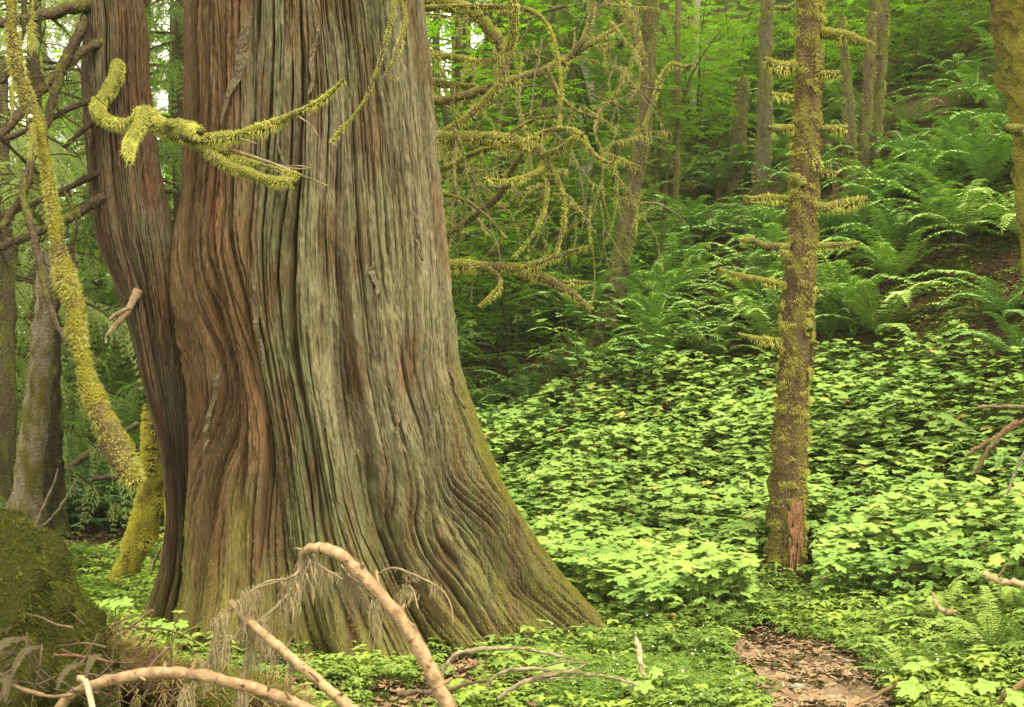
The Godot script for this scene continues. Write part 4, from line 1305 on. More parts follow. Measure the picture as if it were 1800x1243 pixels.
func forest() -> void:
	rng.seed = 70
	for k in 4:
		sprays.push_back(spray_mesh(70 + k, [0.5, 0.9, 0.7, 1.1][k], [0.035, 0.03, 0.042, 0.036][k]))
	rng.seed = 71
	var grey := Color(0.28, 0.33, 0.155)
	var green := Color(0.130, 0.195, 0.060)
	var dark := Color(0.080, 0.125, 0.045)
	for e in [
		[-80, 14.5, 8, 1.2, 2.4, grey, "grey green hemlock at the left edge behind the dead branches"], [60, 17.0, 9, 1.6, 2.3, grey, "grey green hemlock behind the pale leaning trunk"],
		[165, 21.0, 10, 1.0, 2.2, grey, "hemlock with hanging sprays left of the leaning cedar"], [255, 18.5, 9, 2.0, 1.8, green, "hemlock in the gap just left of the leaning cedar"],
		[318, 16.5, 8, 1.9, 1.7, green, "hemlock seen through the slot between the two cedars"], [200, 27.0, 12, 1.2, 2.4, green, "dim hemlock deep in the forest on the left"],
		[800, 25.0, 14, 3.0, 2.6, dark, "dark conifer behind the tangle nearest the huge trunk"], [925, 24.0, 8, 2.2, 1.9, green, "conifer behind the middle of the mossy tangle"],
		[1085, 30.0, 9, 1.5, 2.2, dark, "dark conifer behind the curved maple"],
		
		[1610, 33.0, 7, 0.6, 2.6, dark, "dark conifer thicket tree at the top right, left of the thick trunk"], [1720, 31.0, 7, 0.5, 2.6, dark, "dark conifer next to the thick mossy trunk"], [1480, 36.0, 12, 1.0, 3.0, green, "conifer uphill behind the twin poles"]]:
		var r := ray(e[0], 600)
		conifer("conifer", e[6], on(r.x * e[1], -e[1]), e[2], e[3], e[4], e[5], 0.14, "", 0.7 if e[0] < 340 else 1.0)
	rng.seed = 72
	# far conifers: one built, the rest copies
	var far0 := conifer("far_conifer", "far conifer in the backdrop of the forest", on(-14, -38), 18.0, 0.8, 3.4, green, 0.2, "far conifers closing the forest", 0.8)
	var rank := ["first", "second", "third", "fourth", "fifth", "sixth", "seventh", "eighth", "ninth", "tenth", "eleventh", "twelfth", "thirteenth", "fourteenth", "fifteenth", "sixteenth", "seventeenth", "eighteenth"]
	far0.set_meta("label", "far conifer in the backdrop, seen just left of the leaning cedar")
	for i in range(3, 18):
		var d := rng.randf_range(38.0, 60.0)
		var x := (-0.56 + 0.062 * i + rng.randf_range(-0.02, 0.02)) * d
		var c: Node3D = far0.duplicate()
		c.name = numbered("far_conifer")
		c.set_meta("label", "far conifer in the backdrop of the forest, %s from the left" % rank[i - 3])
		add_child(c)
		c.position = on(x, -d)
		c.rotation.y = rng.randf() * TAU
		c.scale = Vector3.ONE * rng.randf_range(0.75, 1.1)
	# broadleaves
	rng.seed = 73
	var gold := Color(0.20, 0.33, 0.045)
	var lush := Color(0.18, 0.28, 0.07)
	var dull := Color(0.10, 0.16, 0.05)
	maple("vine_maple", "sunlit yellow green maple glowing in the gap right of the huge cedar", at(805, 560, 20.0) * Vector3(1, 0, 1) + Vector3(0, ground(at(805, 0, 20).x, -20), 0), 7.5, 2.0, 900, 0.10, gold, M.maple, 0.5)
	maple("vine_maple", "sunlit maple in the bright background left of the leaning cedar", on(ray(90, 0).x * 26, -26), 8.5, 3.5, 1300, 0.11, gold, M.maple, 0.35)
	maple("vine_maple", "yellow green maple seen between the two cedars", on(ray(300, 0).x * 21, -21), 7.0, 2.0, 1000, 0.10, gold, M.maple, 0.3)
	maple("vine_maple", "light green maple behind the pale trunks at the top middle", on(ray(1190, 0).x * 29, -29), 4.4, 2.2, 420, 0.11, Color(0.18, 0.29, 0.06), M.maple, 0.5)
	maple("vine_maple", "green maple above the mossy tangle", on(ray(930, 0).x * 20, -20), 6.8, 2.0, 420, 0.085, Color(0.13, 0.21, 0.055), M.maple, 0.5)
	maple("vine_maple", "light green maple high on the slope behind the spruce", on(ray(1470, 0).x * 28, -28), 1.6, 2.2, 260, 0.11, Color(0.14, 0.25, 0.06), M.maple, 0.3)
	for e in [[1015, 470, 15.5, 1.45, 0.55, 60, "young maple with flat leaf layers right of the mossy limbs"], [1090, 480, 15.0, 1.0, 0.5, 50, "young maple before the curved mossy trunk"], [1140, 560, 15.2, 0.95, 0.4, 34, "young maple seedling at the right of the curved trunk"], [985, 600, 14.6, 0.6, 0.4, 26, "maple seedling above the small open fern"], [1160, 420, 19.0, 1.5, 0.7, 60, "young maple near the thin brown pole"]]:
		var r := ray(e[0], e[1])
		maple("maple_sapling", e[6], on(r.x * e[2], -e[2]), e[3], e[4], e[5], 0.105, Color(0.13, 0.24, 0.06), M.leaf, 0.6)
	var twig := geo()
	rng.seed = 75
	for k in 11:
		var u := k / 10.0
		var c := Vector3(sin(u * 2.0) * 0.05, -0.05 * u * u, u * 0.3)
		var sd := 1.0 if k % 2 else -1.0
		leaflet(twig, c, Vector3(sd * 0.8, rng.randf_range(-0.3, 0.2), 0.6).normalized(), Vector3.UP, 0.075 * rng.randf_range(0.8, 1.3), 0.045, Color.WHITE * rng.randf_range(0.85, 1.15))
		twig.blade(c - Vector3(0, 0, 0.04), Vector3(0, 0, 0.06), 0.006, Color(0.6, 0.55, 0.35))
	var twig_m := twig.mesh()
	for e in [
		[770, 17.0, 3.4, 1.3, 300, green, "leafy shrub against the right edge of the huge trunk, behind the tangle"], [835, 19.0, 4.6, 1.5, 380, lush, "tall leafy shrub behind the first limbs of the tangle"],
		[900, 17.5, 2.6, 1.2, 300, green, "shrub behind the middle of the tangle"], [950, 21.0, 5.2, 1.7, 420, dull, "dull tall shrub behind the drooping limb ends"],
		[1010, 18.5, 3.0, 1.3, 320, green, "shrub left of the young layered maples"], [1075, 21.5, 4.6, 1.7, 420, dull, "tall shrub just left of the curved maple"],
		[1160, 23.0, 4.2, 1.6, 380, green, "shrub between the curved maple and the thin brown pole"], [1225, 25.0, 3.4, 1.7, 380, lush, "bright shrub under the slim whitish trunk"],
		[1290, 27.0, 2.6, 1.8, 380, lush, "bright shrub uphill above the broken snags"], [1385, 27.5, 2.4, 1.8, 360, green, "shrub uphill just left of the spruce top"],
		[1450, 25.0, 2.0, 1.5, 320, lush, "bright shrub uphill between spruce and twin poles"], [1560, 27.0, 2.2, 1.9, 380, green, "shrub uphill right of the twin poles"],
		[1610, 23.5, 1.8, 1.5, 320, dull, "dull shrub in the upper right thicket, its left end"], [1680, 25.5, 2.4, 1.8, 380, dull, "dull shrub in the upper right thicket, its middle"], [1740, 22.5, 1.9, 1.4, 320, green, "shrub beside the thick corner trunk"],
		[-20, 18.0, 3.5, 1.7, 380, lush, "bright shrub behind the left edge pole"], [120, 20.0, 3.2, 1.6, 380, lush, "bright shrub right of the pale leaning snag"], [185, 23.0, 5.0, 2.0, 460, lush, "tall bright shrub left of the leaning cedar"],
		[262, 16.0, 1.8, 1.1, 280, green, "shrub behind the yellow mossy stump"], [315, 19.0, 5.2, 1.2, 360, lush, "tall shrub seen through the slot between the cedars"], [70, 26.0, 6.5, 2.2, 480, lush, "tallest bright shrub at the back left"]]:
		var r := ray(e[0], 600)
		maple("shrub", e[6], on(r.x * e[1], -e[1]), e[2], e[3], e[4], rng.randf_range(0.95, 1.2), e[5], M.maple, 0.25, twig_m)
	# undergrowth on the hill and dim forest floor
	rng.seed = 74
	var um := herb_mesh(6, 9, 0.22, 0.085)
	var um2 := herb_mesh(7, 12, 0.3, 0.065, false)
	var w1: Array[Transform3D] = []
	var c1 := PackedColorArray()
	var w2: Array[Transform3D] = []
	var c2 := PackedColorArray()
	for i in 3800:
		var d := 13.0 + 36.0 * pow(rng.randf(), 0.7)
		var x := rng.randf_range(-0.55, 0.66) * d
		if x < 0.42 * d and d < 16.0:
			continue
		if Geometry2D.is_point_in_polygon(Vector2(x, -d), patch_poly):
			continue
		var n1 := nf.get_noise_2d(x * 0.5, d * 0.5)
		if rng.randf() > 0.55 + n1 * 1.5:
			continue
		var tr := Transform3D(Basis(Vector3.UP, rng.randf() * TAU) * rng.randf_range(0.6, 1.5), on(x, -d))
		var col := Color(0.095, 0.17, 0.04).lerp(Color(0.20, 0.30, 0.055), clampf(rng.randf() * 0.7 + n1, 0.0, 1.0))
		if i % 2:
			w1.push_back(tr); c1.push_back(col)
		else:
			w2.push_back(tr); c2.push_back(col)
	var h := Node3D.new()
	h.name = "undergrowth"
	add_child(h)
	tag(h, "dense green undergrowth of small leaves on hillside and forest floor", "undergrowth", "", "stuff")
	many(h, "leafy_sprigs", um, M.herb, w1, c1)
	many(h, "leafy_sprigs", um2, M.herb, w2, c2)

# ------------------------------------------------------------------ near things
func hanging_branch() -> void:
	rng.seed = 81
	var list := [[14, -40, 13], [18, 0, 13], [22, 60, 14], [30, 120, 14], [50, 178, 15], [72, 235, 15], [84, 310, 12], [96, 385, 13], [105, 450, 17], [118, 500, 22], [132, 545, 20], [140, 600, 13], [152, 660, 17], [172, 715, 22], [195, 765, 27], [218, 810, 27], [240, 848, 13]]
	var t := thing("hanging_branch", "long yellow mossy branch hanging down in front of the left background", "branch", at(130, 545, 6.6))
	for q in list:
		q[2] *= 0.80
	var l := limb(list, 6.9, 6.4, 9, 0.06)
	var g := geo()
	g.tube(l[0], l[1], 14, Color(0.16, 0.12, 0.06), Color(0.22, 0.20, 0.035), 0.62, 0.45, 9.0)
	gpart(t, "branch", g, M.mossbed)
	var h := geo()
	h.fuzz(l[0], l[1], 13000.0, 0.021, 0.0048, 0.75, Color(0.19, 0.195, 0.045), Color(0.30, 0.285, 0.08), rng, 0.5)
	gpart(t, "moss", h, M.moss).set_meta("kind", "stuff")
	var k := geo()
	for e in [[[58, 215, 8], [56, 235, 13], [58, 250, 10], [60, 270, 4]], [[58, 0, 4], [55, 60, 5], [53, 90, 3]], [[128, 560, 10], [118, 580, 10], [122, 600, 5]], [[20, 150, 4], [22, 190, 5], [18, 215, 3]]]:
		var q := limb(e, 6.65, 6.6, 6, 0.1)
		for m in q[1].size():
			q[1][m] *= 0.55
		k.tube(q[0], q[1], 9, Color(0.15, 0.13, 0.06), Color(0.17, 0.165, 0.04), 0.6, 0.5)
		k.fuzz(q[0], q[1], 12000.0, 0.028, 0.0048, 0.8, Color(0.19, 0.195, 0.045), Color(0.30, 0.285, 0.08), rng, 0.5)
	gpart(t, "moss_clumps", k, M.moss).set_meta("kind", "stuff")
	var cut := limb([[54, 212, 5], [53, 205, 5]], 6.52, 6.46, 2)
	var cg := geo()
	cg.tube(cut[0], cut[1], 9, Color(0.5, 0.45, 0.36), Color(0.5, 0.45, 0.36), 0.0, 0.1)
	tag(gpart(t, "broken_end", cg, M.wood), "whitish broken branch end", "")

func mound() -> void:
	rng.seed = 82
	var c := at(-245, 1320, 5.6)
	var t := thing("mossy_mound", "dark green mossy root mound at the lower left corner", "root mass", Vector3(c.x, 0.0, c.z))
	var g := geo()
	var h := geo()
	var nu := 130
	var nv := 90
	for i in nv + 1:
		for j in nu + 1:
			var v := lerpf(-0.75, 1.57, float(i) / nv)
			var u := TAU * j / nu
			var d := Vector3(cos(v) * cos(u), sin(v), cos(v) * sin(u))
			var q := d * 2.2
			var r := 1.10 + 0.09 * nf.get_noise_3d(q.x, q.y, q.z) + 0.05 * nz.get_noise_3d(q.x * 2.0, q.y * 2.0, q.z * 2.0) + 0.02 * nz.get_noise_3d(q.x * 6.0, q.y * 6.0, q.z * 6.0)
			if v < 0.32:
				r *= 1.0 - 0.42 * (0.32 - v)
			g.v.push_back(c + d * r)
			var moss := clampf(0.75 + d.y * 0.9 + nz.get_noise_3d(q.x * 3.0, q.y * 3.0, q.z * 3.0) * 0.9, 0.0, 1.0)
			g.c.push_back(Color(0.045, 0.030, 0.018).lerp(Color(0.046, 0.050, 0.012), moss))
	g.n.resize(g.v.size())
	var w := nu + 1
	for i in nv + 1:
		for j in w:
			var a := g.v[i * w + (j + 1) % nu] - g.v[i * w + (j - 1 + nu) % nu]
			var b := g.v[mini(i + 1, nv) * w + j] - g.v[maxi(i - 1, 0) * w + j]
			g.n[i * w + j] = b.cross(a).normalized() if i < nv - 1 else Vector3.UP
	for i in nv:
		for j in nu:
			var k := i * w + j
			g.f.push_back(k); g.f.push_back(k + 1); g.f.push_back(k + w)
			g.f.push_back(k + 1); g.f.push_back(k + w + 1); g.f.push_back(k + w)
	gpart(t, "root_body", g, M.mossbed)
	for i in 60000:
		var k := rng.randi() % (g.v.size() - 1)
		var n := g.n[k]
		if g.v[k].x < -2.75 or n.z < -0.75:
			continue
		var p := g.v[k] + rv(0.014)
		var m := 0.75 + n.y * 0.9 + nz.get_noise_3d(p.x * 5.0, p.y * 5.0, p.z * 5.0) * 0.9
		if rng.randf() > m:
			continue
		var dir := (n * 0.8 + Vector3(0.05, -0.55, 0) + rv(0.55)).normalized() * rng.randf_range(0.012, 0.034)
		h.blade(p, dir, rng.randf_range(0.004, 0.008), Color(0.034, 0.046, 0.010).lerp(Color(0.088, 0.086, 0.017), clampf(rng.randf() + 0.7 * nz.get_noise_3d(p.x * 7.0, p.y * 7.0, p.z * 7.0), 0.0, 1.0)))
	gpart(t, "moss", h, M.moss).set_meta("kind", "stuff")
	# low root ridge with litter running right
	var l := limb([[60, 1150, 50], [130, 1160, 52], [200, 1180, 50], [290, 1206, 48], [390, 1225, 50], [480, 1250, 40], [560, 1275, 25]], 5.9, 6.3, 7, 0.06)
	var rg := geo()
	rg.tube(l[0], l[1], 26, Color(0.10, 0.062, 0.036), Color(0.12, 0.125, 0.026), 0.36, 0.5, 5.0)
	gpart(t, "root_ridge", rg, M.mossbed)
	var rh := geo()
	rh.fuzz(l[0], l[1], 5200.0, 0.035, 0.006, 0.4, Color(0.13, 0.145, 0.022), Color(0.21, 0.19, 0.04), rng, 0.1)
	rh.fuzz(l[0], l[1], 1500.0, 0.11, 0.005, 0.55, Color(0.16, 0.10, 0.06), Color(0.27, 0.19, 0.11), rng, 0.3)
	gpart(t, "moss_and_needles", rh, M.moss).set_meta("kind", "stuff")
	# dead fern fronds hanging under the mound
	for e in [[45, 1120, 0.30], [20, 1145, 0.26], [70, 1135, 0.22], [10, 1185, 0.2], [32, 1195, 0.16], [150, 1165, 0.2], [175, 1150, 0.18]]:
		var p := at(e[0], e[1], 4.75)
		var m := tinted(Color(0.085, 0.07, 0.04))
		var o := part(t, "dead_frond", fronds[2], m)
		o.transform = Transform3D(Basis(Vector3.UP, rng.randf_range(-0.6, 0.6)) * Basis(Vector3.RIGHT, 0.9) * e[2], p - t.position)
	# root twigs under it
	var tw := geo()
	for i in 60:
		var a := at(rng.randf_range(-20, 330), rng.randf_range(1090, 1240), rng.randf_range(4.7, 5.5))
		var dir := Vector3(rng.randf_range(-1, 1), rng.randf_range(-1, 0.4), rng.randf_range(-0.3, 0.3)).normalized()
		var q := PackedVector3Array([a])
		var len := rng.randf_range(0.1, 0.34)
		for k in 3:
			dir = (dir + rv(0.35)).normalized()
			q.push_back(q[k] + dir * len / 3.0)
		var s := smooth_line(q, PackedFloat32Array([0.005, 0.004, 0.003, 0.0015]), 4)
		tw.tube(s[0], s[1], 5, Color(0.07, 0.05, 0.03).lerp(Color(0.22, 0.16, 0.10), pow(rng.randf(), 2.5)), Color(0.13, 0.13, 0.03), 0.1, 0.1)
	gpart(t, "root_twigs", tw, M.wood).set_meta("kind", "stuff")

func lichen_on(g: Geo, p: PackedVector3Array, per_m: float, len: float, col: Color) -> void:
	for i in p.size() - 1:
		var cnt := int((p[i + 1] - p[i]).length() * per_m / 11.0 + rng.randf())
		for k in cnt:   # one clump of hanging strands
			var o := p[i].lerp(p[i + 1], rng.randf())
			var big_ := pow(rng.randf(), 1.6)
			var full := len * (0.12 + 0.75 * big_)
			var tone := col * rng.randf_range(0.7, 1.25)
			for m in 8 + int(34.0 * big_):
				var q := o + rv(0.010 + 0.014 * big_) + Vector3(rng.randf_range(-0.012, 0.012), 0, 0)
				var l := full * rng.randf_range(0.25, 1.0)
				var prev := q
				var lean := Vector3(rng.randf_range(-0.1, 0.1), 0, rng.randf_range(-0.1, 0.1))
				for s in 3:
					var nx := prev + (Vector3(0, -1, 0) + lean + rv(0.38)) * l / 3.0
					g.blade(prev, (nx - prev) * 1.4, 0.0040, tone * rng.randf_range(0.85, 1.15))
					prev = nx + (o - q) * 0.12

func peeled() -> void:
	rng.seed = 83
	var tan_ := Color(0.40, 0.275, 0.160)
	var tip := Color(0.40, 0.27, 0.16)
	var sets := [
		["peeled_branch", "arched peeled tan branch bending down before the huge trunk", [[536, 985, 5], [533, 972, 7], [550, 964, 9], [578, 967, 10], [612, 987, 11], [660, 1036, 11.5], [713, 1100, 12], [750, 1165, 12.5], [785, 1235, 13], [830, 1330, 14], [900, 1480, 15]], 5.2, 4.9],
		["peeled_branch", "straight peeled tan branch slanting below the arched one", [[406, 1058, 5.5], [430, 1084, 7], [470, 1120, 8], [520, 1163, 8.5], [570, 1205, 9], [620, 1250, 10], [690, 1320, 11], [800, 1450, 12]], 5.1, 4.7],
		["peeled_branch", "low bowed peeled tan branch along the lower left", [[100, 1250, 8], [135, 1216, 9], [195, 1196, 9.5], [270, 1183, 10], [345, 1186, 10], [420, 1203, 10], [490, 1225, 10], [560, 1256, 10], [650, 1310, 11], [800, 1430, 12]], 4.8, 4.5]]
	for e in sets:
		var l := limb(e[2], e[3], e[4], 8, 0.04)
		var t := thing(e[0], e[1], "branch", l[0][l[0].size() - 1], "")
		var g := geo()
		g.tube(l[0], l[1], 16, tan_, Color(0.27, 0.175, 0.10), 0.24, 0.3, 26.0)
		gpart(t, "stem", g, M.wood)
		# whorl scars and snapped stubs
		var kn := geo()
		for i in range(6, l[0].size() - 6, 5):
			var r: float = l[1][i]
			var ring := PackedVector3Array([l[0][i] - (l[0][i + 1] - l[0][i]) * 0.12, l[0][i], l[0][i] + (l[0][i + 1] - l[0][i]) * 0.12])
			kn.tube(ring, PackedFloat32Array([r * 1.0, r * 1.07, r * 1.0]), 12, Color(0.25, 0.14, 0.075), tip, 0.1, 0.35, 60.0)
			var d := (rv(1.0) + Vector3(0, 0.6, 0.3)).normalized()
			var st := PackedVector3Array([l[0][i], l[0][i] + d * r * 1.7, l[0][i] + d * r * (2.0 + 2.2 * rng.randf() * float(i % 2))])
			kn.tube(st, PackedFloat32Array([r * 0.35, r * 0.28, r * 0.2]), 6, tan_ * 0.8, tip, 0.1, 0.2)
		gpart(t, "knots", kn, M.wood)
		if e[1].begins_with("arched"):
			var tw := geo()
			var li := geo()
			var lc := Color(0.23, 0.19, 0.115)
			for q in [
				[[540, 978, 3.5], [522, 1008, 3], [500, 1018, 2.5], [470, 1022, 2], [440, 1042, 1.6], [415, 1064, 1.2]], [[538, 982, 3.5], [524, 1005, 3], [510, 1040, 3], [470, 1080, 2.4], [430, 1110, 2], [385, 1140, 1.6], [340, 1188, 1.2]],
				[[548, 970, 3], [560, 992, 2.4], [585, 1008, 2], [602, 1018, 1.2]], [[660, 1012, 2.6], [680, 1001, 2.4], [700, 1000, 2.2], [740, 1016, 2], [775, 1035, 1.8], [792, 1062, 1.6], [797, 1095, 1]],
				[[590, 978, 2], [612, 1010, 2], [650, 1045, 2], [668, 1072, 1.2]], [[600, 985, 2], [630, 1030, 2], [655, 1080, 1.6], [672, 1120, 1]],
				[[440, 1090, 1.8], [400, 1130, 1.6], [350, 1185, 1.4], [318, 1230, 1]], [[470, 1080, 1.8], [450, 1120, 1.6], [430, 1180, 1.4], [425, 1240, 1]], [[500, 1020, 1.6], [450, 1035, 1.4], [400, 1075, 1.2], [372, 1100, 1]], [[690, 1060, 2], [720, 1030, 1.6], [735, 1070, 1.2]]]:
				var m := limb(q, 5.2, 5.0, 6, 0.25)
				tw.tube(m[0], m[1], 5, Color(0.30, 0.23, 0.15), lc, 0.4, 0.15)
				lichen_on(li, m[0], 190.0, 0.20 if q[0][0] < 600 else 0.12, lc)
			gpart(t, "drooping_twig", tw, M.wood)
			gpart(t, "hanging_lichen", li, M.lichen).set_meta("kind", "stuff")
		elif e[1].begins_with("low"):
			var li := geo()
			lichen_on(li, l[0].slice(20, 48), 60.0, 0.16, Color(0.20, 0.17, 0.11))
			gpart(t, "hanging_lichen", li, M.lichen).set_meta("kind", "stuff")
			var s2 := geo()
			var m := limb([[140, 1193, 6], [150, 1198, 6.5], [158, 1225, 6], [166, 1262, 6]], 4.7, 4.6, 5, 0.08)
			s2.tube(m[0], m[1], 9, Color(0.55, 0.44, 0.29), Color(0.2, 0.19, 0.05), 0.2, 0.2)
			gpart(t, "snapped_side_branch", s2, M.wood)
		else:
			var li := geo()
			lichen_on(li, l[0].slice(4, 30), 90.0, 0.2, Color(0.20, 0.17, 0.11))
			gpart(t, "hanging_lichen", li, M.lichen).set_meta("kind", "stuff")

func sticks() -> void:
	rng.seed = 84
	var grey := Color(0.38, 0.32, 0.225)
	var mo := Color(0.13, 0.14, 0.04)
	for e in [
		[[[[776, 1188, 5], [790, 1160, 5], [815, 1146, 5], [860, 1140, 5], [920, 1141, 4.5], [970, 1150, 4], [1020, 1164, 2.5]]], 7.0, "grey twig arching over the herbs below the root flare", grey],
		[[[[850, 1220, 5], [870, 1190, 5], [910, 1176, 5], [960, 1178, 4.5], [1000, 1180, 4], [1030, 1168, 2.5]], [[940, 1178, 3], [985, 1164, 2.5], [1030, 1165, 1.5]]], 6.6, "grey forked twig in the middle of the lower herbs", grey],
		[[[[875, 1228, 5], [920, 1200, 5.5], [985, 1183, 5.5], [1040, 1186, 5], [1090, 1195, 4], [1125, 1206, 2]], [[930, 1200, 3], [980, 1192, 3], [1015, 1194, 2]]], 6.3, "longest grey twig, lowest of the three among the herbs", grey],
		[[[[700, 1222, 7], [735, 1216, 7], [772, 1215, 7], [830, 1200, 4], [860, 1196, 3]]], 6.2, "short dark stick by the foot of the arched branch", Color(0.16, 0.11, 0.07)],
		[[[[1117, 1120, 2], [1121, 1132, 7], [1123, 1146, 6], [1128, 1166, 7], [1132, 1190, 5]]], 6.7, "pale splintered stake upright in the herbs", Color(0.55, 0.46, 0.29)],
		[[[[1240, 994, 2.5], [1290, 992, 2.8], [1340, 986, 2.5]]], 10.8, "thin pale stick lying left of the spruce base", Color(0.4, 0.3, 0.18)],
		[[[[1560, 1012, 4], [1600, 1000, 5], [1650, 985, 6], [1710, 966, 6], [1760, 950, 4]]], 9.2, "reddish stick lying in the leaves right of the spruce", Color(0.16, 0.10, 0.065)],
		[[[[1640, 1042, 4], [1645, 1060, 5], [1660, 1075, 6], [1682, 1074, 4]]], 7.3, "small pale bent piece of wood on the right", Color(0.5, 0.36, 0.2)],
		[[[[1730, 1010, 9], [1750, 1020, 8], [1780, 1024, 8], [1830, 1040, 9]], [[1752, 1020, 5], [1762, 1005, 3], [1768, 992, 2]]], 7.2, "thick pale bent branch at the right edge", Color(0.5, 0.38, 0.22)],
		[[[[1700, 800, 4], [1730, 780, 5], [1760, 765, 5], [1800, 740, 5], [1840, 720, 5]]], 9.2, "reddish stick above the dark roots at the right edge", Color(0.22, 0.135, 0.085)],
		[[[[1718, 716, 4], [1760, 714, 5], [1800, 715, 5], [1850, 712, 5]]], 9.4, "short level reddish stick at the right edge", Color(0.26, 0.165, 0.11)],
		[[[[1715, 830, 5], [1735, 795, 6], [1760, 765, 7], [1790, 740, 6]]], 8.9, "twisted brown stick leaning against the bank", Color(0.26, 0.15, 0.09)],
		[[[[1770, 870, 3], [1785, 830, 3.5], [1800, 800, 4], [1830, 770, 4]]], 8.4, "pale root loop at the far right", Color(0.4, 0.32, 0.24)],
		[[[[1755, 1235, 7], [1780, 1215, 7], [1820, 1190, 7]]], 5.9, "brown stick crossing the lower right corner", Color(0.36, 0.22, 0.12)],
		[[[[1500, 1240, 4], [1535, 1225, 5], [1570, 1205, 4], [1582, 1192, 3]]], 6.6, "tan stick on the right side of the path", Color(0.42, 0.28, 0.15)],
		[[[[195, 1160, 3.5], [205, 1125, 4], [225, 1105, 4], [268, 1073, 3]]], 5.7, "dry grey stick propped on the root ridge", Color(0.4, 0.29, 0.19)],
		[[[[95, 1152, 3.5], [130, 1153, 4], [165, 1157, 4], [200, 1166, 2.5]]], 4.9, "reddish stick under the mossy mound", Color(0.2, 0.1, 0.065)],
		[[[[0, 1195, 4], [40, 1212, 4.5], [90, 1224, 4], [125, 1222, 3]]], 4.7, "long thin brown stick at the lower left edge", Color(0.25, 0.17, 0.10)],
		[[[[55, 945, 3], [70, 905, 3.5], [90, 860, 3.5], [102, 825, 2]]], 7.2, "bare upright twig rising from the mossy mound", Color(0.26, 0.2, 0.14)],
		[[[[70, 930, 3], [95, 905, 3], [120, 870, 3], [134, 843, 1.5]]], 7.2, "bare curved twig beside the upright one", Color(0.28, 0.22, 0.15)],
		[[[[265, 1010, 3], [272, 985, 4], [282, 965, 3]]], 9.4, "short pale stick beside the leaning cedar foot", Color(0.4, 0.29, 0.19)],
		[[[[110, 830, 8], [150, 800, 8], [200, 770, 8], [245, 745, 6]]], 15.0, "fallen grey log on the left forest floor", Color(0.14, 0.11, 0.08)],
		[[[[140, 850, 5], [185, 838, 6], [225, 842, 5], [250, 850, 4]]], 14.0, "tangled dead branch left of the bright mossy stump", Color(0.16, 0.12, 0.085)]]:
		var pos := at(e[0][0][0][0], e[0][0][0][1], e[1])
		var t := thing("stick", e[2], "stick", pos)
		for i in e[0].size():
			for q in e[0][i]:
				q[2] *= 0.72
			var l := limb(e[0][i], e[1], e[1] - 0.12, 6, 0.4)
			var g := geo()
			g.tube(l[0], l[1], 10, e[3] * 0.85, mo, 0.22, 0.5, 30.0)
			gpart(t, "stem" if i == 0 else "fork", g, M.wood)
	# stones on the path
	for e in [[1402, 1216, 15, 7, "pale flat stone on the left of the path"], [1410, 1172, 9, 4, "small grey stone at the narrow end of the path"], [1490, 1168, 8, 4, "small stone at the right rim of the path"]]:
		var p := hit(e[0], e[1])
		var s := SphereMesh.new()
		s.radial_segments = 18
		s.rings = 9
		s.radius = 1.0
		s.height = 2.0
		var arr := s.get_mesh_arrays()
		var g := geo()
		g.v = arr[Mesh.ARRAY_VERTEX]
		g.f = arr[Mesh.ARRAY_INDEX]
		g.n = arr[Mesh.ARRAY_NORMAL]
		var k: float = e[2] / F * -p.z
		for i in g.v.size():
			var q := g.v[i] * (1.0 + 0.25 * nz.get_noise_3d(g.v[i].x * 1.5 + e[0], g.v[i].y * 1.5, g.v[i].z * 1.5))
			g.v[i] = Vector3(q.x, q.y * 0.4, q.z * 0.8) * k + p + Vector3(0, 0.01, 0)
			g.c.push_back(Color(0.30, 0.29, 0.24) * (1.0 + 0.2 * nz.get_noise_3d(q.x * 4.0, q.y * 4.0, q.z * 4.0)))
		single("stone", e[4], "stone", g, M.wood, p)
	# broad leaves in the lower right corner
	rng.seed = 85
	var lm := palmate([[0.0, 1.0], [0.95, 0.92], [-0.95, 0.92], [1.95, 0.72], [-1.95, 0.72]], 0.62, 0.2, 48)
	for e in [[1640, 1190, 5.9, 3, 0.085, "broad pale thimbleberry plant in the lower right corner"], [1745, 1205, 5.8, 3, 0.075, "second broad leaved plant right beside the corner stick"], [1480, 985, 10.8, 5, 0.10, "thimbleberry plant leaning out right of the spruce foot"], [1560, 940, 10.4, 5, 0.10, "thimbleberry plant on the lower bank right of the spruce"], [1130, 1185, 6.6, 4, 0.06, "bushy little plant round the pale stake"], [960, 1170, 7.2, 4, 0.055, "little broad leaved plant above the grey twigs"], [300, 1085, 7.9, 4, 0.06, "bright little plant in the nook at the leaning cedar foot"], [205, 1060, 8.4, 5, 0.06, "bright leafy plant left of the leaning cedar foot"]]:
		var top := at(e[0], e[1], e[2])
		var p := on(top.x, top.z)
		var t := thing("leafy_plant", e[5], "plant", p)
		for i in e[3]:
			var a: float = TAU * (i + rng.randf() * 0.5) / e[3]
			var h: float = maxf(0.1, top.y - p.y + rng.randf_range(-0.04, 0.04))
			var tip: Vector3 = Vector3(cos(a) * e[4] * 1.1, h, sin(a) * e[4] * 1.1)
			var st := geo()
			var ln := smooth_line(PackedVector3Array([Vector3.ZERO, tip * Vector3(0.25, 0.6, 0.25), tip]), PackedFloat32Array([0.006, 0.004, 0.003]), 4)
			st.tube(ln[0], ln[1], 5, Color(0.12, 0.16, 0.04), Color(0.12, 0.16, 0.04), 0.0, 0.1)
			part(t, "stem", st.mesh(), M.herb)
			var lf := part(t, "leaf", lm, tinted(Color(0.19, 0.30, 0.055)))
			var up := Vector3(cos(a) * 0.25 - 0.1, 0.9, sin(a) * 0.25 + 0.35).normalized()
			var zz := Vector3(cos(a), 0, sin(a))
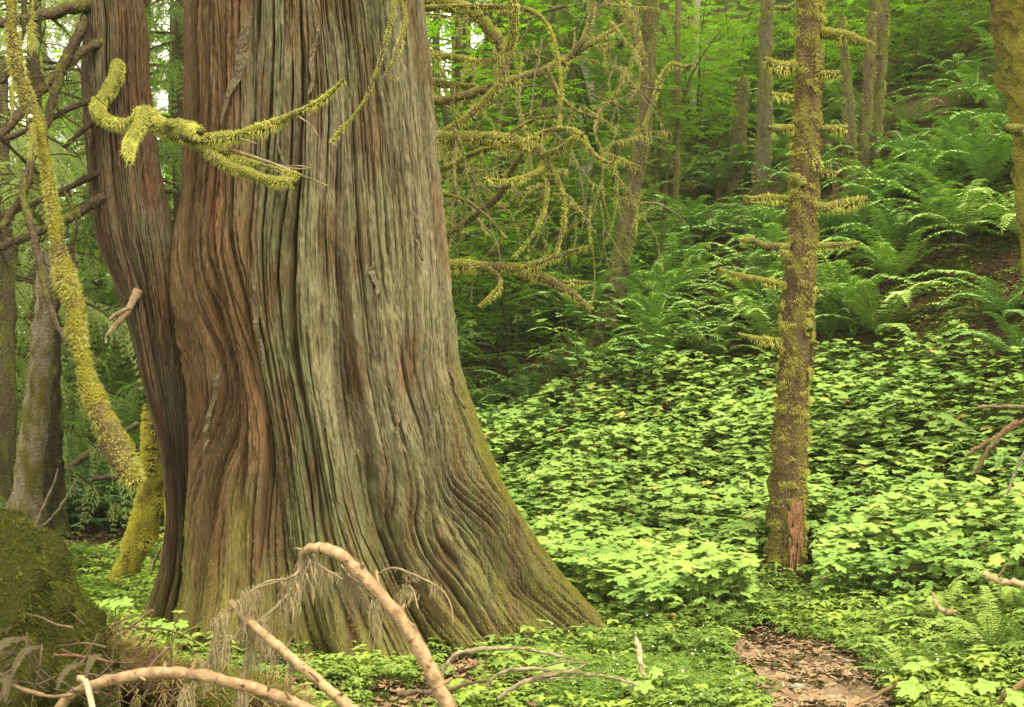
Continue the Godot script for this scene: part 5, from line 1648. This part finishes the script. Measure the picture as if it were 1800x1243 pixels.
			zz = (zz - up * zz.dot(up)).normalized()
			lf.transform = Transform3D(Basis(up.cross(zz), up, zz) * e[4] * rng.randf_range(0.85, 1.15), tip)

func _ready() -> void:
	var cam := Camera3D.new()
	cam.name = "camera"
	cam.position = EYE
	cam.rotation.x = PITCH
	cam.fov = 30.43
	cam.near = 0.1
	cam.far = 300.0
	var ca := CameraAttributesPhysical.new()
	ca.frustum_focal_length = 44.12
	ca.frustum_focus_distance = 9.0
	ca.exposure_aperture = 5.0
	ca.frustum_near = 0.1
	ca.frustum_far = 300.0
	cam.attributes = ca
	add_child(cam)
	cam.current = true
	var we := WorldEnvironment.new()
	we.name = "environment"
	var env := Environment.new()
	var sky := Sky.new()
	var sm := ProceduralSkyMaterial.new()
	sm.sky_top_color = Color(0.98, 0.95, 0.84)
	sm.sky_horizon_color = Color(0.99, 0.97, 0.88)
	sm.ground_horizon_color = Color(0.4, 0.42, 0.36)
	sm.ground_bottom_color = Color(0.2, 0.2, 0.16)
	sm.sky_energy_multiplier = 1.0
	sky.sky_material = sm
	env.background_mode = Environment.BG_SKY
	env.sky = sky
	env.tonemap_mode = Environment.TONE_MAPPER_LINEAR
	env.tonemap_exposure = 4.05
	env.fog_enabled = true
	env.fog_density = 0.0006
	env.fog_light_color = Color(0.95, 0.98, 0.90)
	env.sdfgi_enabled = true
	env.ssao_enabled = true
	env.ssil_enabled = true
	we.environment = env
	add_child(we)
	var sun := DirectionalLight3D.new()
	sun.name = "sun"
	sun.light_color = Color(1.0, 0.93, 0.79)
	sun.light_energy = 0.5
	sun.light_angular_distance = 12.0
	sun.shadow_enabled = true
	sun.rotation = Vector3(deg_to_rad(-58), deg_to_rad(38), 0)
	add_child(sun)

	rng.seed = 7
	nz.noise_type = FastNoiseLite.TYPE_SIMPLEX
	nz.frequency = 1.0
	nz.fractal_type = FastNoiseLite.FRACTAL_NONE
	nz.seed = 5
	nf.noise_type = FastNoiseLite.TYPE_SIMPLEX
	nf.frequency = 1.0
	nf.fractal_octaves = 3
	nf.seed = 17
	materials()
	patch_poly = poly([[840, 800], [870, 900], [950, 985], [1060, 1025], [1200, 1030], [1345, 1000], [1500, 985], [1650, 975], [1860, 940], [2150, 900], [2150, 660], [1860, 650], [1740, 585], [1640, 575], [1560, 590], [1450, 605], [1330, 620], [1230, 622], [1110, 612], [1000, 660], [900, 700], [825, 715]], 0.35)
	terrain()
	cedars()
	poles()
	tangle()
	spruce()
	forest_ready()
	hanging_branch()
	ferns()
	mound()
	cover()
	peeled()
	sticks()

func forest_ready() -> void:
	forest()
